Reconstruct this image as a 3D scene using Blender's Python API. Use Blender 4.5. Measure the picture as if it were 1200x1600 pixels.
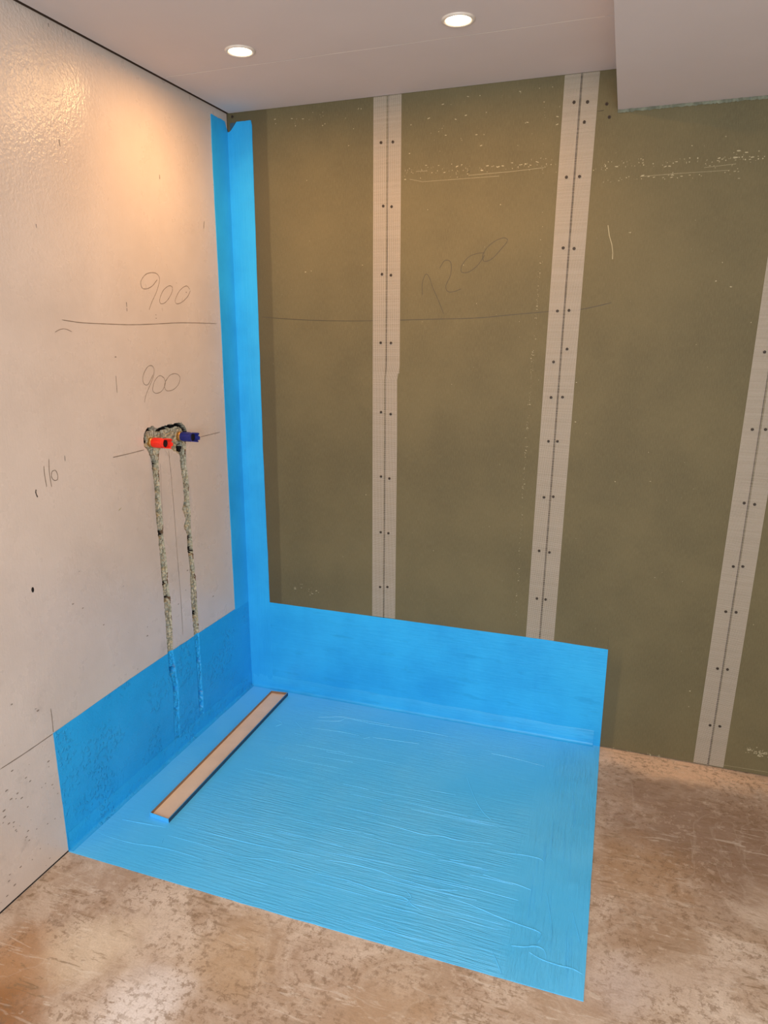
# Shower corner under construction: blue tanking membrane, moisture boards, chased water pipes.
import bpy, bmesh, math, random
from mathutils import Vector, Matrix, noise

for o in list(bpy.data.objects):
    bpy.data.objects.remove(o)
SC = bpy.context.scene
COL = SC.collection

# ------------------------------------------------------------------ camera
CAM = Vector((1.39046, -2.50278, 1.47081))
R0 = Vector((0.940270729, 0.340426585, -0.000834326))      # image right
R1 = Vector((0.0926722852, -0.258320977, -0.961603931))    # image down
R2 = Vector((-0.327571066, 0.904090711, -0.274439763))     # view direction
cd = bpy.data.cameras.new('camera')
cam = bpy.data.objects.new('camera', cd)
COL.objects.link(cam)
M3 = Matrix((R0, -R1, -R2)).transposed()
cam.matrix_world = Matrix.Translation(CAM) @ M3.to_4x4()
cd.sensor_fit = 'VERTICAL'
cd.sensor_height = 36.0
cd.lens = 1119.425 * 36.0 / 1600.0
cd.shift_x = 43.0 / 1600.0
cd.shift_y = 40.65 / 1600.0
cd.clip_start = 0.05
SC.camera = cam

# ------------------------------------------------------------------ world, lights, exposure
WIN_X, P_DAY, P_L1, P_L2, P_L3 = 1.5, 72.0, 4.9, 5.8, 6.5
H = 2.2125            # ceiling height
HB = 2.103            # underside of the boxed-in ceiling
SK = 0.014145         # the left wall runs a touch out of square
XR, YF = 2.75, -3.55  # far sides of the room
VS = SC.view_settings
VS.view_transform = 'Standard'
VS.look = 'None'
VS.gamma = 1.0
VS.use_curve_mapping = False
VS.exposure = 0.0
W = bpy.data.worlds.new('world')
SC.world = W
W.use_nodes = True
W.node_tree.nodes['Background'].inputs[0].default_value = (0.75, 0.85, 1.0, 1)
W.node_tree.nodes['Background'].inputs[1].default_value = 0.3

WARM = (1.0, 0.55, 0.22)
def area(name, loc, target, size, power, color, shape='RECTANGLE', size_y=None, spread=None):
    l = bpy.data.lights.new(name, 'AREA')
    l.shape = shape
    l.size = size
    if size_y: l.size_y = size_y
    l.energy = power
    l.color = color
    if spread: l.spread = spread
    o = bpy.data.objects.new(name, l)
    COL.objects.link(o)
    o.location = loc
    d = (Vector(target) - Vector(loc)).normalized()
    o.rotation_euler = d.to_track_quat('-Z', 'Y').to_euler()
    return o
# daylight through the window opening in the wall behind the camera
area('daylight_window', (WIN_X, YF - 0.02, 1.35), (WIN_X, 0, 1.35), 1.3, P_DAY, (0.86, 0.97, 1.02), size_y=1.3)
# room downlights: two over the shower, two more further back
LAMPS = [(0.3295, -0.5028, P_L1), (0.9313, -0.4990, P_L2)]
BACK_LAMPS = [(0.85, -2.3, P_L3), (2.1, -2.3, P_L3)]
for i, (x, y, pw) in enumerate(LAMPS + BACK_LAMPS):
    area('lamp_light', (x, y, H - 0.016), (x, y, 0), 0.056, pw, WARM, shape='DISK')

# ------------------------------------------------------------------ measured outlines (metres on each surface)
SCREW_LEFT_TAPE = [[0.5714,2.0765], [0.6122,2.0751], [0.581,1.8838], [0.6104,1.8803], [0.5786,1.6677], [0.611,1.6638], [0.5759,1.4395], [0.6139,1.4385], [0.5793,1.196], [0.6159,1.1904], [0.5815,0.9588], [0.614,0.9537], [0.5821,0.7438], [0.6128,0.7428], [0.5815,0.5228], [0.6115,0.5264]]
SCREW_MID_TAPE = [[1.1791,2.137], [1.2179,2.1342], [1.2132,2.081], [1.1726,1.9332], [1.2114,1.9325], [1.1784,1.7299], [1.2117,1.7268], [1.1748,1.5402], [1.2106,1.5418], [1.2139,1.4215], [1.1743,1.3805], [1.1744,1.2653], [1.2114,1.2674], [1.1764,1.119], [1.2058,1.1204], [1.1751,0.9246], [1.206,0.9292], [1.1719,0.7306], [1.2074,0.7284], [1.1762,0.5512], [1.2065,0.5514]]
SCREW_RIGHT_TAPE = [[1.7854,1.4166], [1.7838,1.1851], [1.8197,1.1866], [1.7921,0.9526], [1.8218,0.9508], [1.7884,0.7407], [1.8156,0.7437], [1.7864,0.5831], [1.8167,0.5849], [1.7872,0.3762], [1.8175,0.3779], [1.7906,0.1604], [1.8209,0.1625]]
SCREW_BARE = [[0.0223,2.2015], [1.2732,2.124], [1.2836,2.0884]]
NUM_A = [[[0.4773,1.6339], [0.5031,1.6148], [0.5319,1.6042], [0.5568,1.6049], [0.5605,1.6234], [0.5356,1.6443], [0.5028,1.6524], [0.4752,1.6501], [0.4649,1.6347], [0.4846,1.5986], [0.5141,1.5651], [0.531,1.5415]], [[0.3973,1.6124], [0.4145,1.6192], [0.4477,1.6043], [0.4702,1.5776], [0.4683,1.5629], [0.4426,1.5672], [0.4122,1.5895], [0.3973,1.6124]], [[0.298,1.6137], [0.3183,1.6241], [0.357,1.6078], [0.3863,1.5783], [0.3807,1.5655], [0.351,1.5711], [0.3148,1.5898], [0.2951,1.6109]]]
NUM_B = [[[0.536,1.3458], [0.5649,1.3178], [0.5855,1.3213], [0.5881,1.3429], [0.5647,1.3683], [0.5417,1.3745], [0.5282,1.3622], [0.5371,1.3374], [0.5615,1.308], [0.5813,1.2842], [0.5904,1.2637]], [[0.4797,1.3332], [0.5022,1.3412], [0.529,1.3268], [0.5439,1.2995], [0.5283,1.2876], [0.4967,1.2922], [0.474,1.3155], [0.4814,1.3355]], [[0.4711,1.3223], [0.4459,1.3395], [0.4116,1.343], [0.39,1.3306], [0.4012,1.3075], [0.4344,1.2919], [0.469,1.2914], [0.48,1.3066], [0.4686,1.3268]]]
NUM_C = [[[1.0332,1.1372], [1.0345,1.114], [1.0324,1.0809]], [[1.0133,1.1533], [1.0169,1.1183], [1.0153,1.0775]], [[0.9984,1.1196], [1.008,1.1167], [1.0111,1.104], [1.004,1.094], [0.9924,1.093], [0.9886,1.1038], [0.9928,1.116], [0.9984,1.1196]]]
MARK_L = [[[0.9095,1.5063], [0.8351,1.4999], [0.7313,1.4978], [0.6168,1.4969], [0.4895,1.501], [0.3481,1.5061], [0.1361,1.5057]], [[0.9393,1.475], [0.9199,1.4819], [0.8998,1.4829], [0.8771,1.476]], [[0.7147,1.3523], [0.7155,1.3288], [0.716,1.3025]], [[0.7606,1.1171], [0.7508,1.1172], [0.68,1.1171], [0.6113,1.1181]], [[0.287,1.1165], [0.2224,1.1168], [0.1548,1.1171]], [[0.4825,1.0959], [0.4813,1.0557], [0.4797,1.0188], [0.477,0.8872], [0.4773,0.7523], [0.4761,0.653]], [[0.4771,0.7006], [0.475,0.575], [0.4781,0.4304]], [[0.5004,1.0985], [0.4805,1.0727]], [[0.4604,1.0908], [0.4793,1.0725]], [[0.5332,1.0606], [0.5398,0.9752], [0.5424,0.8837]], [[1.304,0.3952], [1.2189,0.3928], [1.1161,0.3935]], [[1.1155,0.4703], [1.1157,0.4346], [1.1173,0.397]]]
DARK_L = [[[0.6377,1.5605], [0.6378,1.5477]], [[0.6383,1.5436], [0.6387,1.5349]], [[0.9558,1.1526], [0.9554,1.1384]], [[1.0696,1.0815], [1.0718,1.0734], [1.0677,1.0606]], [[0.8512,1.946], [0.8492,1.9303]], [[0.4267,1.9414], [0.4267,1.9289]], [[0.9635,1.7331], [0.9629,1.7244]], [[0.1847,1.84], [0.1912,1.8169]], [[0.8473,2.2029], [0.8465,2.1951]]]
PITS_L = [[1.2406,0.5478], [1.1604,0.4874], [1.1484,0.3225], [1.1494,0.3061], [1.2694,0.3688], [1.2182,0.3043], [1.1684,0.2651], [1.2637,0.2963], [1.2706,0.2845], [1.2525,0.2745], [1.2376,0.2368], [1.3125,0.258], [1.2881,0.2241], [1.3028,0.2312], [1.2559,0.1536], [1.2483,0.1377], [1.2861,0.1979], [1.1802,0.1416], [1.3243,0.087], [1.33,0.0709], [1.3421,0.0339], [1.3147,0.0457], [1.2881,0.0823], [1.1662,0.4961], [1.3118,0.2764], [1.2948,0.3258], [1.1307,0.2074], [1.2294,0.3227], [1.1459,0.2458], [1.2475,0.1673], [1.286,0.2937], [0.6709,0.5382], [0.6749,0.5078], [0.7392,0.4165], [0.2669,0.504], [0.4419,0.5889], [0.4234,0.657], [0.4913,0.5534], [0.9498,0.8192], [0.9883,0.7338], [0.9523,0.7082], [0.8738,0.6258], [0.7699,0.7142], [0.4975,1.5277], [0.4978,1.5179], [0.7087,1.4054], [0.3207,1.6039]]
HOLE_L = [[1.1235,0.8231]]
CHIP_L = [[0.7529,0.9562], [0.3702,0.2147]]
HOLE = [[0.6109,1.1457], [0.605,1.1654], [0.5938,1.1793], [0.5793,1.1844], [0.5567,1.1848], [0.5378,1.1757], [0.5113,1.1774], [0.4812,1.1803], [0.4447,1.179], [0.4226,1.1808], [0.4006,1.1787], [0.3826,1.1675], [0.3702,1.1504], [0.368,1.1353], [0.3781,1.1217], [0.3811,1.0959], [0.3865,1.0666], [0.4199,1.0699], [0.4253,1.0782], [0.4373,1.0848], [0.4607,1.0981], [0.4838,1.1105], [0.5196,1.1121], [0.5356,1.102], [0.54,1.0902], [0.5862,1.0973], [0.5941,1.1141], [0.6088,1.1283]]
CH_A_L = [[0.5844,1.111], [0.5775,1.068], [0.5754,1.0181], [0.5728,0.971], [0.5771,0.9285], [0.5765,0.8734], [0.5738,0.8246], [0.573,0.7605], [0.5735,0.6843], [0.5738,0.6743], [0.5706,0.6087], [0.5712,0.5269], [0.5719,0.4688], [0.5736,0.402], [0.5739,0.3723], [0.5729,0.3159], [0.5613,0.2842], [0.562,0.2228], [0.5686,0.1683], [0.5741,0.0947], [0.576,0.0501]]
CH_A_R = [[0.5349,1.1072], [0.5436,1.0624], [0.5452,1.0125], [0.5487,0.9661], [0.545,0.9103], [0.5431,0.854], [0.5492,0.8294], [0.5449,0.7905], [0.5399,0.7317], [0.5391,0.6733], [0.5431,0.6642], [0.5364,0.5966], [0.5355,0.534], [0.5384,0.4721], [0.5441,0.3977], [0.5424,0.3668], [0.5324,0.2967], [0.5301,0.2291], [0.5369,0.1424], [0.5413,0.0762], [0.5426,0.0353]]
CH_B_L = [[0.4216,1.0832], [0.42,1.0419], [0.4172,1.0114], [0.4129,0.965], [0.4126,0.9112], [0.4277,0.8837], [0.4183,0.8621], [0.4108,0.8407], [0.4269,0.8172], [0.4097,0.7931], [0.4131,0.7342], [0.4066,0.6716], [0.4079,0.631], [0.4095,0.6547], [0.4092,0.5949], [0.4128,0.5314], [0.4109,0.465], [0.4092,0.4022], [0.4088,0.3391], [0.4075,0.2838], [0.4077,0.2147], [0.4093,0.1453], [0.4107,0.0844], [0.4032,0.0468]]
CH_B_R = [[0.3852,1.0777], [0.388,1.0366], [0.3817,1.0051], [0.3804,0.9587], [0.3832,0.9049], [0.379,0.8647], [0.3854,0.8267], [0.3821,0.7658], [0.3807,0.7046], [0.3775,0.6213], [0.376,0.6442], [0.3754,0.5836], [0.3775,0.5187], [0.3765,0.4607], [0.3786,0.3942], [0.38,0.3266], [0.3785,0.2706], [0.3821,0.2024], [0.3799,0.1304], [0.3811,0.0687], [0.3801,0.0416]]
CAP_RED = [0.5661,1.1344]
CAP_BLUE = [0.406,1.1335]
NUM_D = [[[0.7237,1.5964], [0.7227,1.6349], [0.7335,1.6633], [0.7462,1.6535], [0.7596,1.6198], [0.7794,1.581], [0.7996,1.5353]], [[0.7815,1.6809], [0.798,1.7048], [0.8185,1.6986], [0.8199,1.6611], [0.8048,1.6255], [0.8116,1.6073], [0.8321,1.6059], [0.8581,1.6149]], [[0.9299,1.7244], [0.9074,1.7233], [0.8781,1.7133], [0.8572,1.6881], [0.856,1.6676], [0.8801,1.6669], [0.9091,1.6865], [0.9312,1.7179]], [[1.0026,1.7578], [0.9925,1.7672], [0.9669,1.761], [0.9398,1.7422], [0.9253,1.7181], [0.9302,1.6987], [0.9552,1.7053], [0.9846,1.7351], [1.0026,1.7578]]]
LINE_D = [[0.1104,1.5301], [0.2681,1.5195], [0.443,1.5142], [0.6105,1.5152], [0.771,1.518], [0.9146,1.5208], [1.033,1.5303], [1.1661,1.5402], [1.249,1.5448], [1.3376,1.5635]]
LINE_E = [[1.4316,0.4369], [1.4326,0.3902]]
SCRATCH_D = [[1.3069,1.7902], [1.3134,1.7607], [1.3232,1.7346], [1.3282,1.7105], [1.329,1.6919]]
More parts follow.
